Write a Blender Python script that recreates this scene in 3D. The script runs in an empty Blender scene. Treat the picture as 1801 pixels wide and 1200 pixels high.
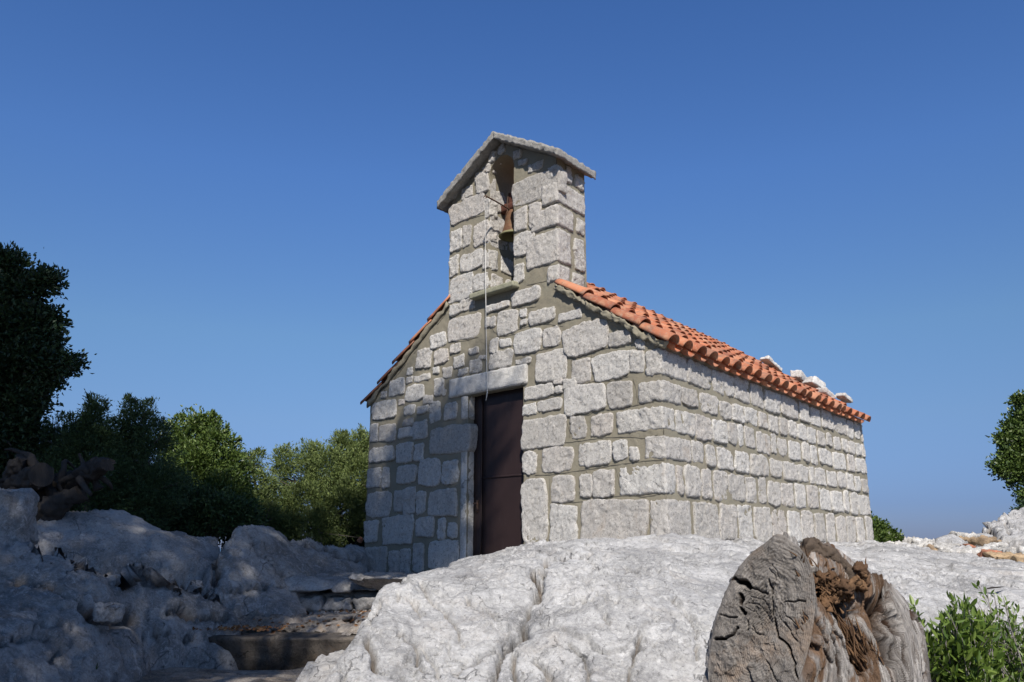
import bpy, math, random
import numpy as np
from mathutils import Vector, Matrix, geometry
rng = np.random.default_rng(7)
random.seed(7)
C = bpy.context.scene.collection

# ---------------------------------------------------------------- camera model (eye at the origin, looking along +Y, tilted up)
FPX = 1450.0
TH = math.atan((960.0 - 600.0) / FPX)
ct, st = math.cos(TH), math.sin(TH)

def ray(px, py):
    a = (px - 900.5) / FPX
    b = (600 - py) / FPX
    return np.array([a, ct - b * st, st + b * ct])

def at(px, py, Y):
    r = ray(px, py)
    return r * (Y / r[1])

def atz(px, py, z):
    r = ray(px, py)
    return r * (z / r[2])

def toPx(P):
    d = P[:, 1] * ct + P[:, 2] * st
    u = -P[:, 1] * st + P[:, 2] * ct
    d = np.maximum(d, .05)
    return np.stack([900.5 + FPX * P[:, 0] / d, 600 - FPX * u / d], 1)

# ---------------------------------------------------------------- noise
_pr = np.random.default_rng(3)
_perm = _pr.permutation(256)
_perm = np.concatenate([_perm, _perm, _perm])
_g = _pr.normal(size=(256, 3))
_g /= np.linalg.norm(_g, axis=1)[:, None]

def pn(P):
    P = np.asarray(P, float)
    i = np.floor(P).astype(int)
    f = P - i
    i &= 255
    w = f * f * f * (f * (f * 6 - 15) + 10)
    out = 0
    for dx in (0, 1):
        for dy in (0, 1):
            for dz in (0, 1):
                h = _perm[_perm[_perm[(i[:, 0] + dx) & 255] + ((i[:, 1] + dy) & 255)] + ((i[:, 2] + dz) & 255)] & 255
                g = _g[h]
                d = f - np.array([dx, dy, dz])
                wt = (w[:, 0] if dx else 1 - w[:, 0]) * (w[:, 1] if dy else 1 - w[:, 1]) * (w[:, 2] if dz else 1 - w[:, 2])
                out = out + wt * (g * d).sum(1)
    return out * 1.5

def fbm(P, oct=4, lac=2.1, gain=.5):
    a, s, o = 1.0, 0, np.asarray(P, float)
    for k in range(oct):
        s = s + a * pn(o + 17.3 * k)
        o = o * lac
        a *= gain
    return s

def ridged(P, oct=4):
    a, s, o = 1.0, 0, np.asarray(P, float)
    for k in range(oct):
        s = s + a * (1 - 2 * np.abs(pn(o + 9.1 * k)))
        o = o * 2.1
        a *= .5
    return s

_h3 = np.random.default_rng(5).uniform(-1, 1, (256, 6))
def facets(P, scale, seed=0.0):
    """broken-rock noise: every random cell is its own tilted flat face"""
    P = np.asarray(P, float) * scale + seed
    i = np.floor(P).astype(int); best = np.full(len(P), 1e9); out = np.zeros(len(P))
    for dx in (-1, 0, 1):
        for dy in (-1, 0, 1):
            for dz in (-1, 0, 1):
                c = i + np.array([dx, dy, dz]); h = _perm[_perm[_perm[c[:, 0] & 255] + (c[:, 1] & 255)] + (c[:, 2] & 255)] & 255
                r = _h3[h]; d = P - (c + .5 + r[:, :3] * .45); q = (d * d).sum(1)
                v = (d * r[:, 3:]).sum(1) + r[:, 3] * .25; m = q < best
                best = np.where(m, q, best); out = np.where(m, v, out)
    return out

def sstep(x, a, b):
    t = np.clip((x - a) / (b - a), 0, 1)
    return t * t * (3 - 2 * t)

# ---------------------------------------------------------------- mesh building
class MB:
    def __init__(s):
        s.V = []; s.F = []; s.M = []; s.n = 0; s.A = []
    def add(s, V, F, m=0, attr=None):
        V = np.asarray(V, float); F = np.asarray(F, int)
        s.V.append(V); s.F.append(F + s.n); s.M.append(np.full(len(F), m)); s.n += len(V)
        s.A.append(np.zeros(len(V)) if attr is None else np.broadcast_to(np.asarray(attr, float), (len(V),)))
    def build(s, name, mats, parent=None, smooth=True, attr=None):
        V = np.concatenate(s.V)
        me = bpy.data.meshes.new(name)
        nl = np.concatenate([np.full(len(f), f.shape[1]) for f in s.F])
        loops = np.concatenate([f.ravel() for f in s.F])
        mi = np.concatenate(s.M)
        me.vertices.add(len(V)); me.vertices.foreach_set('co', V.ravel())
        me.loops.add(len(loops)); me.loops.foreach_set('vertex_index', loops.astype(np.int32))
        me.polygons.add(len(nl))
        st_ = np.concatenate([[0], np.cumsum(nl)[:-1]])
        me.polygons.foreach_set('loop_start', st_.astype(np.int32))
        me.polygons.foreach_set('loop_total', nl.astype(np.int32))
        if not isinstance(mats, (list, tuple)): mats = [mats]
        for m in mats: me.materials.append(m)
        me.polygons.foreach_set('material_index', mi.astype(np.int32))
        me.polygons.foreach_set('use_smooth', np.full(len(nl), smooth))
        me.update(calc_edges=True); me.validate()
        if attr:
            at_ = me.attributes.new(attr, 'FLOAT', 'POINT')
            at_.data.foreach_set('value', np.concatenate(s.A).astype(np.float32))
        o = bpy.data.objects.new(name, me)
        C.objects.link(o)
        if parent is not None:
            o.parent = parent
            if parent.type == 'EMPTY':
                o.matrix_parent_inverse = Matrix.Translation(parent.location).inverted()
        return o

def tag(o, label, cat, group=None, kind=None):
    if label: o['label'] = label
    if cat: o['category'] = cat
    if group: o['group'] = group
    if kind: o['kind'] = kind
    return o

def thing(name, loc, label, cat, group=None):
    o = bpy.data.objects.new(name, None)
    o.empty_display_size = .2
    C.objects.link(o)
    o.location = Vector([float(v) for v in loc])
    return tag(o, label, cat, group)

def gridF(nr, nc, wrap=False):
    i = np.arange(nr - 1)[:, None]; j = np.arange(nc if wrap else nc - 1)[None, :]
    j2 = (j + 1) % nc
    return np.stack([i * nc + j, i * nc + j2, (i + 1) * nc + j2, (i + 1) * nc + j], -1).reshape(-1, 4)

_cc = {}
def cube_grid(nx, ny, nz):
    k = (nx, ny, nz)
    if k in _cc: return _cc[k]
    Vs, Fs, n = [], [], 0
    for ax, sgn in ((0, -1), (0, 1), (1, -1), (1, 1), (2, -1), (2, 1)):
        o = [i for i in range(3) if i != ax]
        a = np.linspace(-1, 1, k[o[0]] + 1); b = np.linspace(-1, 1, k[o[1]] + 1)
        A, B = np.meshgrid(a, b, indexing='ij')
        P = np.zeros(A.shape + (3,)); P[..., o[0]] = A; P[..., o[1]] = B; P[..., ax] = sgn
        F = gridF(len(a), len(b))
        if (sgn > 0) != (ax == 1): pass
        else: F = F[:, ::-1]
        Vs.append(P.reshape(-1, 3)); Fs.append(F + n); n += P.size // 3
    V = np.concatenate(Vs); F = np.concatenate(Fs)
    key = np.round(V * 1e5).astype(np.int64)
    _, idx, inv = np.unique(key, axis=0, return_index=True, return_inverse=True)
    _cc[k] = (V[idx], inv.ravel()[F])
    return _cc[k]

def round_box(h, r, res):
    """unit cube surface pushed to a rounded box with half dims h and corner radius r"""
    n = [max(2, min(40, int(round(2 * x / res)))) for x in h]
    V, F = cube_grid(*n)
    h = np.array(h); q = V * h
    inner = np.clip(q, -(h - r), h - r)
    d = q - inner
    L = np.linalg.norm(d, axis=1)
    dirn = d / np.maximum(L, 1e-9)[:, None]
    on = L > 1e-9
    q = np.where(on[:, None], inner + dirn * r, q)
    # outward direction also for flat parts
    nrm = np.where(on[:, None], dirn, V)
    nrm /= np.linalg.norm(nrm, axis=1)[:, None]
    return q, F, nrm

def tube(mb, pts, rad, n=8, m=0, rough=0, attr=None, seed=0, cap=True):
    pts = np.asarray(pts, float); K = len(pts)
    rad = np.broadcast_to(np.asarray(rad, float), (K,))
    T = np.gradient(pts, axis=0); T /= np.linalg.norm(T, axis=1)[:, None] + 1e-12
    ref = np.array([0, 0, 1.]) if abs(T[0, 2]) < .9 else np.array([1., 0, 0])
    U = np.cross(ref, T[0]); U /= np.linalg.norm(U)
    rings = []
    for k in range(K):
        U = U - T[k] * (U @ T[k]); U /= np.linalg.norm(U)
        W = np.cross(T[k], U)
        a = np.arange(n) * 2 * math.pi / n
        rings.append(pts[k] + rad[k] * (np.cos(a)[:, None] * U + np.sin(a)[:, None] * W))
    V = np.concatenate(rings)
    if rough:
        c = np.repeat(pts, n, 0); d = V - c; L = np.linalg.norm(d, axis=1)
        V = V + d * (rough * (.6 * fbm(V * 6 + seed, 3) + (.35 * facets(V, 16, seed) + .12 * ridged(V * 25, 2) if rough > .5 else 0)))[:, None]
    F = gridF(K, n, True)
    mb.add(V, F, m, attr)
    if cap:
        base = mb.n - len(V)
        for k, rev in ((0, True), (K - 1, False)):
            ids = np.arange(n) + k * n
            c = pts[k]
            Vc = np.vstack([V[ids], c]); Fc = np.stack([np.arange(n), (np.arange(n) + 1) % n, np.full(n, n)], 1)
            mb.add(Vc, Fc[:, ::-1] if rev else Fc, m, attr)

def spline(pts, n):
    pts = np.asarray(pts, float); K = len(pts)
    t = np.linspace(0, K - 1, n); out = []
    P = np.vstack([2 * pts[0] - pts[1], pts, 2 * pts[-1] - pts[-2]])
    for x in t:
        i = min(int(x), K - 2); f = x - i
        p0, p1, p2, p3 = P[i], P[i + 1], P[i + 2], P[i + 3]
        out.append(.5 * ((2 * p1) + (-p0 + p2) * f + (2 * p0 - 5 * p1 + 4 * p2 - p3) * f * f + (-p0 + 3 * p1 - 3 * p2 + p3) * f ** 3))
    return np.array(out)

# ---------------------------------------------------------------- materials
class NT:
    def __init__(s, name):
        s.m = bpy.data.materials.new(name); s.m.use_nodes = True
        s.t = s.m.node_tree; s.t.nodes.clear()
        s.out = s.n('ShaderNodeOutputMaterial'); s.b = s.n('ShaderNodeBsdfPrincipled')
        s.l(s.b.outputs[0], s.out.inputs[0])
        s.co = s.n('ShaderNodeTexCoord').outputs['Object']
    def n(s, t, **k):
        x = s.t.nodes.new(t)
        for a, v in k.items(): setattr(x, a, v)
        return x
    def l(s, a, b): s.t.links.new(a, b)
    def noise(s, scale, detail=6, rough=.6, dist=0, vec=None, sc3=None):
        x = s.n('ShaderNodeTexNoise'); x.inputs['Scale'].default_value = scale
        x.inputs['Detail'].default_value = detail; x.inputs['Roughness'].default_value = rough
        x.inputs['Distortion'].default_value = dist
        v = vec or s.co
        if sc3:
            mp = s.n('ShaderNodeMapping'); mp.inputs['Scale'].default_value = sc3; s.l(v, mp.inputs[0]); v = mp.outputs[0]
        s.l(v, x.inputs['Vector']); return x.outputs['Fac']
    def vor(s, scale, feature='F1', vec=None):
        x = s.n('ShaderNodeTexVoronoi'); x.feature = feature; x.inputs['Scale'].default_value = scale
        s.l(vec or s.co, x.inputs['Vector']); return x
    def ramp(s, fac, stops, interp='LINEAR'):
        x = s.n('ShaderNodeValToRGB'); x.color_ramp.interpolation = interp
        e = x.color_ramp.elements
        while len(e) < len(stops): e.new(.5)
        for q, (p, c) in zip(e, stops):
            q.position = p; q.color = (c, c, c, 1) if isinstance(c, (int, float)) else (*c, 1)
        s.l(fac, x.inputs[0]); return x.outputs[0]
    def mix(s, fac, a, b, mode='MIX'):
        x = s.n('ShaderNodeMix', data_type='RGBA', blend_type=mode)
        for kk, v in ((0, fac), (6, a), (7, b)):
            sock = x.inputs[kk]
            if isinstance(v, (int, float)): sock.default_value = v if kk == 0 else (v, v, v, 1)
            elif isinstance(v, tuple): sock.default_value = (*v, 1)
            else: s.l(v, sock)
        return x.outputs[2]
    def math(s, op, a, b=0.0):
        x = s.n('ShaderNodeMath', operation=op)
        for sock, v in ((x.inputs[0], a), (x.inputs[1], b)):
            if isinstance(v, (int, float)): sock.default_value = v
            else: s.l(v, sock)
        return x.outputs[0]
    def attr(s, name):
        x = s.n('ShaderNodeAttribute'); x.attribute_name = name; return x.outputs['Fac']
    def island(s): return s.n('ShaderNodeNewGeometry').outputs['Random Per Island']
    def bump(s, h, dist, strength=1.0, prev=None):
        x = s.n('ShaderNodeBump'); x.inputs['Distance'].default_value = dist; x.inputs['Strength'].default_value = strength
        s.l(h, x.inputs['Height'])
        if prev: s.l(prev, x.inputs['Normal'])
        return x.outputs[0]
    def done(s, col, rough=.85, bump=None, spec=.3):
        if isinstance(col, tuple): s.b.inputs['Base Color'].default_value = (*col, 1)
        else: s.l(col, s.b.inputs['Base Color'])
        if isinstance(rough, (int, float)): s.b.inputs['Roughness'].default_value = rough
        else: s.l(rough, s.b.inputs['Roughness'])
        s.b.inputs['Specular IOR Level'].default_value = spec
        if bump: s.l(bump, s.b.inputs['Normal'])
        return s.m

def m_limestone(name, light, dark, warm, wamt=.25, pit=.6, dirt=.3):
    t = NT(name)
    big = t.noise(1.7, 8, .68, .6)
    mid = t.noise(8, 9, .75, .9)
    fine = t.noise(48, 10, .82, .6)
    c = t.mix(t.ramp(big, [(.38, 0), (.60, 1)]), dark, light)
    c = t.mix(t.ramp(t.noise(.8, 9, .72, 1.0), [(.40, .75), (.52, 0)]), c, tuple(.66 * v for v in dark))
    c = t.mix(t.ramp(mid, [(.38, .45), (.46, 0)]), c, tuple(.72 * v for v in dark))
    c = t.mix(t.ramp(mid, [(.52, 0), (.60, .7)]), c, light)
    c = t.mix(t.ramp(t.noise(3.1, 7, .75, .7), [(.53, 0), (.68, wamt * 1.4)]), c, warm)
    c = t.mix(t.ramp(fine, [(.38, pit), (.46, 0)]), c, tuple(.36 * v for v in dark))
    c = t.mix(t.ramp(fine, [(.53, 0), (.62, .55)]), c, tuple(min(.85, v * 1.3) for v in light))
    blot = t.ramp(t.noise(15, 9, .85, 1.4), [(.585, 0), (.62, dirt)])
    c = t.mix(blot, c, (.12, .12, .11))
    whit = t.ramp(t.noise(6, 9, .82, 1.0), [(.57, 0), (.61, .55)])
    c = t.mix(whit, c, tuple(min(.85, v * 1.35) for v in light))
    c = t.mix(t.ramp(t.math('ABSOLUTE', t.math('SUBTRACT', t.noise(2.6, 6, .7, 1.2), .5)), [(0, .55), (.006, 0)]), c, tuple(.35 * v for v in dark))
    nz = t.n('ShaderNodeTexNoise'); nz.inputs['Scale'].default_value = 2.2; nz.inputs['Detail'].default_value = 6; t.l(t.co, nz.inputs['Vector'])
    va = t.n('ShaderNodeVectorMath', operation='MULTIPLY_ADD'); t.l(nz.outputs['Color'], va.inputs[0]); va.inputs[1].default_value = (.55, .55, .55); t.l(t.co, va.inputs[2])
    line = None
    for sc_, wd_, mk in ((1.7, .010, 1.3), (4.6, .016, 2.9)):
        v_ = t.vor(sc_, 'DISTANCE_TO_EDGE', va.outputs[0]).outputs['Distance']
        m_ = t.ramp(t.noise(mk, 6, .7), [(.56, 0), (.62, 1)])
        l_ = t.math('MULTIPLY', t.ramp(v_, [(0, 1), (wd_, 0)]), m_)
        line = l_ if line is None else t.math('MAXIMUM', line, l_)
    c = t.mix(t.math('MULTIPLY', line, .6), c, tuple(.25 * v for v in dark))
    dots = t.ramp(t.vor(21, 'F1', va.outputs[0]).outputs['Distance'], [(.07, 1), (.13, 0)])
    c = t.mix(t.math('MULTIPLY', dots, t.ramp(t.noise(1.9, 5, .7), [(.5, 0), (.6, .85)])), c, tuple(.3 * v for v in dark))
    b1 = t.bump(t.noise(7, 10, .68, .6), .035, .7)
    b1 = t.bump(t.math('SUBTRACT', 1.0, line), .02, .8, b1)
    b2 = t.bump(fine, .012, .9, b1)
    if True:
        c = t.mix(t.ramp(t.attr('soil'), [(.15, 0), (.75, .85)]), c, (.14, .11, .085))  # cracks darkened: brown weathered rock plus crack shade put into the colour
    pits = t.ramp(t.vor(34).outputs['Distance'], [(0, 0), (.22, 1)])
    b3 = t.bump(pits, .005, .5, b2)
    return t.done(c, .92, b3, .2)

def m_wallstone():
    t = NT('hewn_limestone')
    r = t.island()
    base = t.ramp(r, [(0, (.52, .49, .45)), (.22, (.73, .705, .66)), (.45, (.62, .58, .535)), (.65, (.79, .77, .73)), (.85, (.68, .665, .635)), (1, (.65, .595, .54))])
    r2 = t.math('FRACT', t.math('MULTIPLY', r, 37.7))
    off = t.n('ShaderNodeVectorMath', operation='ADD'); cm = t.n('ShaderNodeCombineXYZ'); t.l(t.math('MULTIPLY', r, 50), cm.inputs[0]); t.l(t.co, off.inputs[0]); t.l(cm.outputs[0], off.inputs[1])
    vc = off.outputs[0]
    mid = t.noise(7, 7, .7, .5, vec=vc)
    c = t.mix(t.ramp(mid, [(.35, 0), (.62, .5)]), base, (.56, .545, .52))
    sp = t.noise(42, 10, .85, .9, vec=vc)
    c = t.mix(t.ramp(sp, [(.41, .9), (.48, 0)]), c, (.20, .185, .165))
    c = t.mix(t.ramp(sp, [(.54, 0), (.64, .8)]), c, (.82, .81, .79))
    c = t.mix(t.ramp(t.noise(13, 7, .8, .8, vec=vc), [(.58, 0), (.66, .4)]), c, (.34, .33, .31))
    stain = t.math('MULTIPLY', t.ramp(t.noise(3, 5, .7, 1, vec=vc), [(.58, 0), (.72, 1)]), t.math('MULTIPLY', r2, .45))
    c = t.mix(stain, c, (.44, .32, .21))
    b = t.bump(t.noise(30, 10, .85, .5, vec=vc), .03, 1)
    b = t.bump(sp, .012, 1, b)
    return t.done(c, .92, b, .2)

def m_mortar():
    t = NT('lime_mortar')
    c = t.mix(t.noise(5, 6, .7), (.20, .18, .135), (.28, .255, .195))
    c = t.mix(t.math('MULTIPLY', t.ramp(t.noise(40, 6, .8), [(.38, 1), (.5, 0)]), .4), c, (.19, .175, .14))
    c = t.mix(t.math('MULTIPLY', t.ramp(t.noise(2.0, 5, .7), [(.5, 0), (.7, 1)]), .45), c, (.27, .265, .205))
    b = t.bump(t.noise(18, 7, .7), .012, .8)
    b = t.bump(t.noise(120, 3, .7), .003, .7, b)
    return t.done(c, .95, b, .15)

def m_tile():
    t = NT('terracotta')
    r = t.island()
    c = t.ramp(r, [(0, (.33, .10, .048)), (.25, (.46, .155, .075)), (.5, (.25, .08, .045)), (.7, (.48, .19, .10)), (.85, (.36, .16, .10)), (1, (.40, .12, .055))])
    c = t.mix(t.math('MULTIPLY', t.ramp(t.noise(9, 7, .75, .5), [(.48, 0), (.64, 1)]), .65), c, (.44, .26, .16))
    c = t.mix(t.math('MULTIPLY', t.ramp(t.noise(5, 7, .75, .8), [(.50, 0), (.60, 1)]), .65), c, (.17, .10, .075))
    c = t.mix(t.ramp(t.noise(24, 8, .8, .6), [(.55, 0), (.63, .55)]), c, (.30, .25, .20))
    c = t.mix(t.math('MULTIPLY', t.ramp(t.noise(60, 5, .8), [(.6, 0), (.7, 1)]), .35), c, (.48, .38, .30))
    b = t.bump(t.noise(30, 6, .7), .006, .6)
    return t.done(c, .8, b, .3)

def m_concrete(name, a, b_, speck=.5):
    t = NT(name)
    c = t.mix(t.noise(8, 7, .7), a, b_)
    c = t.mix(t.math('MULTIPLY', t.ramp(t.vor(55).outputs['Distance'], [(.12, 1), (.3, 0)]), speck), c, (.62, .60, .57))
    c = t.mix(t.math('MULTIPLY', t.ramp(t.noise(30, 6, .8), [(.35, 1), (.48, 0)]), .5), c, tuple(v * .45 for v in a))
    b = t.bump(t.noise(40, 7, .8), .015, .9)
    return t.done(c, .95, b, .15)

def m_leaf(name, dark, mid, light, gloss=.45, trans=.15):
    t = NT(name)
    c = t.ramp(t.island(), [(0, dark), (.45, mid), (.9, light), (1, tuple(v * 1.15 for v in light))])
    t.done(c, gloss, None, .4)
    # thin leaf: a little of the light comes through
    tr = t.n('ShaderNodeBsdfTranslucent'); t.l(t.mix(1.0, c, (1.1, 1.25, .5), 'MULTIPLY'), tr.inputs[0])
    ms = t.n('ShaderNodeMixShader'); ms.inputs[0].default_value = trans
    t.l(t.b.outputs[0], ms.inputs[1]); t.l(tr.outputs[0], ms.inputs[2]); t.l(ms.outputs[0], t.out.inputs[0])
    return t.m

def m_bark(name, a, b_):
    t = NT(name)
    c = t.mix(t.noise(14, 7, .75, .6, sc3=(1, 1, .3)), a, b_)
    b = t.bump(t.noise(22, 8, .75, .5, sc3=(1, 1, .25)), .02, 1)
    return t.done(c, .95, b, .15)

def m_soil():
    t = NT('stony_soil')
    c = t.mix(t.noise(4, 8, .7), (.09, .07, .05), (.20, .17, .14))
    c = t.mix(t.ramp(t.noise(25, 6, .8), [(.52, 0), (.62, 1)]), c, (.28, .26, .24))
    return t.done(c, .95, t.bump(t.noise(12, 9, .8), .05, 1), .1)

M = {}
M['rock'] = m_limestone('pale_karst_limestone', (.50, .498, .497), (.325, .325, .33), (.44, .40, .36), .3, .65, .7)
M['rock_shade'] = m_limestone('shade_toned_lichened_limestone', (.44, .43, .42), (.23, .225, .22), (.36, .31, .26), .45, .6, .6)  # same limestone, base tone darkened to carry the left rocks' shade
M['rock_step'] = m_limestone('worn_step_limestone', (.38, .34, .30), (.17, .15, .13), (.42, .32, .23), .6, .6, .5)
M['rubble_w'] = m_limestone('white_rubble', (.62, .61, .59), (.44, .43, .41), (.54, .48, .41), .3, .4, .3)
M['rubble_o'] = m_limestone('ochre_rubble', (.50, .37, .23), (.30, .22, .15), (.56, .40, .24), .5, .4, .2)
M['rubble_r'] = m_limestone('reddish_rubble', (.46, .20, .12), (.28, .13, .09), (.5, .3, .2), .4, .4, .2)
M['stone'] = m_wallstone()
M['mortar'] = m_mortar()
M['tile'] = m_tile()
M['joint'] = NT('joint_shadow_line').done((.13, .12, .095), .95)  # shadow of the incised joints, put into the colour of thin tubes
M['slab'] = m_concrete('weathered_concrete', (0.225, 0.221, 0.207), (0.324, 0.315, 0.302), .4)
M['sill'] = m_concrete('mossy_concrete', (.24, .24, .165), (.36, .35, .27), .05)
M['lintel'] = m_limestone('dressed_limestone', (.66, .645, .61), (.52, .505, .475), (.58, .52, .44), .3, .25, .12)
M['leaf_oak'] = m_leaf('dark_evergreen_leaf', (.010, .022, .009), (.024, .048, .018), (.045, .082, .03), .5, .08)
M['leaf_mastic'] = m_leaf('mastic_leaf', (0.050, 0.094, 0.018), (0.101, 0.158, 0.029), (0.166, 0.230, 0.050), .4, .25)
M['leaf_broad'] = m_leaf('broad_green_leaf', (0.030, 0.056, 0.013), (0.064, 0.105, 0.022), (0.112, 0.158, 0.038), .45, .15)
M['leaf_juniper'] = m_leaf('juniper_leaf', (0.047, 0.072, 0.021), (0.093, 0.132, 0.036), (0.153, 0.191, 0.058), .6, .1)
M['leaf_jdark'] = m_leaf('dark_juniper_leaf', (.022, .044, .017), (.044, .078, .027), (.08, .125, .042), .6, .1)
M['leaf_dry'] = m_leaf('grey_green_leaf', (.05, .07, .03), (.10, .12, .05), (.15, .17, .08), .6, .15)
M['bark'] = m_bark('grey_bark', (.07, .06, .05), (.17, .15, .13))
M['twig'] = m_bark('bare_grey_twig', (.22, .20, .19), (.36, .33, .31))
M['soil'] = m_soil()
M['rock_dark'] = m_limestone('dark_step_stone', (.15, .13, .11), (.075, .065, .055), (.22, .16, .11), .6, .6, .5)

# ---------------------------------------------------------------- world, sun, camera
SUN_AZ = np.array([.07, -1.5]); SUN_EL = math.radians(41)
w = bpy.data.worlds.new('World'); bpy.context.scene.world = w; w.use_nodes = True
nt = w.node_tree; bg = nt.nodes['Background']
sky = nt.nodes.new('ShaderNodeTexSky'); sky.sky_type = 'NISHITA'; sky.sun_disc = False
sky.sun_elevation = SUN_EL; sky.sun_rotation = math.atan2(SUN_AZ[0], SUN_AZ[1])
sky.altitude = 100; sky.air_density = 1.0; sky.dust_density = .4; sky.ozone_density = 2.5
# the air's own colour by height above the horizon: deeper blue overhead, a violet-blue haze low down
tc = nt.nodes.new('ShaderNodeTexCoord'); sx = nt.nodes.new('ShaderNodeSeparateXYZ'); nt.links.new(tc.outputs['Generated'], sx.inputs[0])
rp = nt.nodes.new('ShaderNodeValToRGB'); nt.links.new(sx.outputs[2], rp.inputs[0])
SKYC = [(0.0, (.34, .44, .90)), (.045, (.37, .49, .93)), (.14, (.63, .76, 1.02)), (.24, (.79, 1.0, 1.20)), (.42, (.78, 1.13, 1.62)), (.59, (.68, 1.08, 1.66)), (.70, (.72, .84, 1.0)), (1, (.8, .8, .82))]
while len(rp.color_ramp.elements) < len(SKYC): rp.color_ramp.elements.new(.5)
for e, (p, c) in zip(rp.color_ramp.elements, SKYC): e.position = p; e.color = (*c, 1)
mx = nt.nodes.new('ShaderNodeMix'); mx.data_type = 'RGBA'; mx.blend_type = 'MULTIPLY'; mx.inputs[0].default_value = 1
nt.links.new(sky.outputs[0], mx.inputs[6]); nt.links.new(rp.outputs[0], mx.inputs[7])
nt.links.new(mx.outputs[2], bg.inputs[0]); bg.inputs[1].default_value = .0667

sl = bpy.data.lights.new('sun', 'SUN'); sl.energy = 5.0; sl.angle = math.radians(.53); sl.color = (1, .935, .85)
so = bpy.data.objects.new('sun', sl); C.objects.link(so)
sd = Vector((SUN_AZ[0], SUN_AZ[1], 0)).normalized() * math.cos(SUN_EL) + Vector((0, 0, math.sin(SUN_EL)))
so.rotation_euler = sd.to_track_quat('Z', 'Y').to_euler(); so.location = (0, -5, 20)

cam = bpy.data.cameras.new('camera'); co = bpy.data.objects.new('camera', cam); C.objects.link(co)
cam.sensor_width = 36; cam.lens = FPX / 1801 * 36; cam.clip_start = .05; cam.clip_end = 60000
co.location = (0, 0, 0); co.rotation_euler = (math.pi / 2 + TH, 0, 0)
sc = bpy.context.scene; sc.camera = co
sc.view_settings.view_transform = 'Standard'; sc.view_settings.look = 'None'
sc.view_settings.exposure = .35; sc.view_settings.gamma = 1
sc.render.resolution_x = 1024; sc.render.resolution_y = 682

# ================================================================= CHAPEL
He = 1.85
Lc = atz(652, 708, He); Rc = atz(1160, 603, He); Gc = atz(1515, 742, He)
R2 = Rc[:2]
av = (Lc - Rc)[:2]; W = float(np.hypot(*av)); av = av / W
bv = (Gc - Rc)[:2]; LS = float(np.hypot(*bv)); bv = bv / LS
nf = np.array([-av[1], av[0]]); nf = nf if nf @ R2 < 0 else -nf        # facade outward normal
ms_ = np.array([bv[1], -bv[0]]); ms_ = ms_ if ms_[0] > 0 else -ms_      # side outward normal
A3 = np.array([*av, 0]); B3 = np.array([*bv, 0]); N3 = np.array([*nf, 0]); S3 = np.array([*ms_, 0]); Z3 = np.array([0, 0, 1.])
R3 = np.array([*R2, 0])

def fac(u, z, o=0.0):       # point on facade, o = outwards
    return R3 + A3 * u + Z3 * z + N3 * o
def bk(u, z, d):            # facade point moved back along the side wall direction
    return R3 + A3 * u + Z3 * z + B3 * d
def side(v, z, o=0.0):
    return R3 + B3 * v + Z3 * z + S3 * o
def px_fac(px, py, off=0.0):
    r = ray(px, py); O = R2 + nf * off
    t = (nf @ O) / (nf @ r[:2]); P = r * t
    return float((P[:2] - O) @ av), float(P[2])
def px_side(px, py):
    r = ray(px, py); t = (ms_ @ R2) / (ms_ @ r[:2]); P = r * t
    return float((P[:2] - R2) @ bv), float(P[2])

ground0 = -.65
chapel = thing('stone_chapel', fac(W / 2, -.3), 'small single-cell stone chapel with orange barrel-tile roof and gabled bell cote, on white rock', 'chapel')
GA, GB = 1.84, .655                # gable line z = GA + GB*u
TU0, TU1, TD = 1.27, 3.09, .56     # bell cote on the facade
TC = (TU0 + TU1) / 2
def tower_top(u): return 4.715 - .57 * np.abs(u - TC)
def gable(u): return GA + GB * np.minimum(u, W - u)
def wall_top(u): return np.where((u >= TU0) & (u <= TU1), tower_top(u), gable(u))
DU0, DU1, DZ0, DZ1 = 1.80, 2.70, -.16, 1.69
AU0, AU1, AZ0, AZS = 1.945, 2.36, 2.89, 4.33
AC, AR = (AU0 + AU1) / 2, (AU1 - AU0) / 2
def in_arch(u, z):
    return (u > AU0) & (u < AU1) & (z > AZ0) & ((z < AZS) | ((u - AC) ** 2 + (z - AZS) ** 2 < AR ** 2))
def in_door(u, z): return (u > DU0) & (u < DU1) & (z < DZ1) & (z > DZ0)
arch_pts = [(AU0, AZ0), (AU0, AZS)] + [(AC - AR * math.cos(t), AZS + AR * math.sin(t)) for t in np.linspace(.2, math.pi - .2, 12)] + [(AU1, AZS), (AU1, AZ0)]
door_pts = [(DU0, DZ0), (DU0, DZ1), (DU1, DZ1), (DU1, DZ0)]
outer = [(0, ground0), (W, ground0), (W, float(gable(W))), (TU1, float(gable(TU1))), (TU1, float(tower_top(TU1))), (TC, float(tower_top(TC))),
         (TU0, float(tower_top(TU0))), (TU0, float(gable(TU0))), (0, float(gable(0)))]

def densify(p, s=.05, closed=True):
    out = []
    for i in range(len(p) if closed else len(p) - 1):
        a, b = np.array(p[i]), np.array(p[(i + 1) % len(p)])
        n = max(1, int(np.hypot(*(b - a)) / s))
        out += [tuple(a + (b - a) * k / n) for k in range(n)]
    return out

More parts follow.
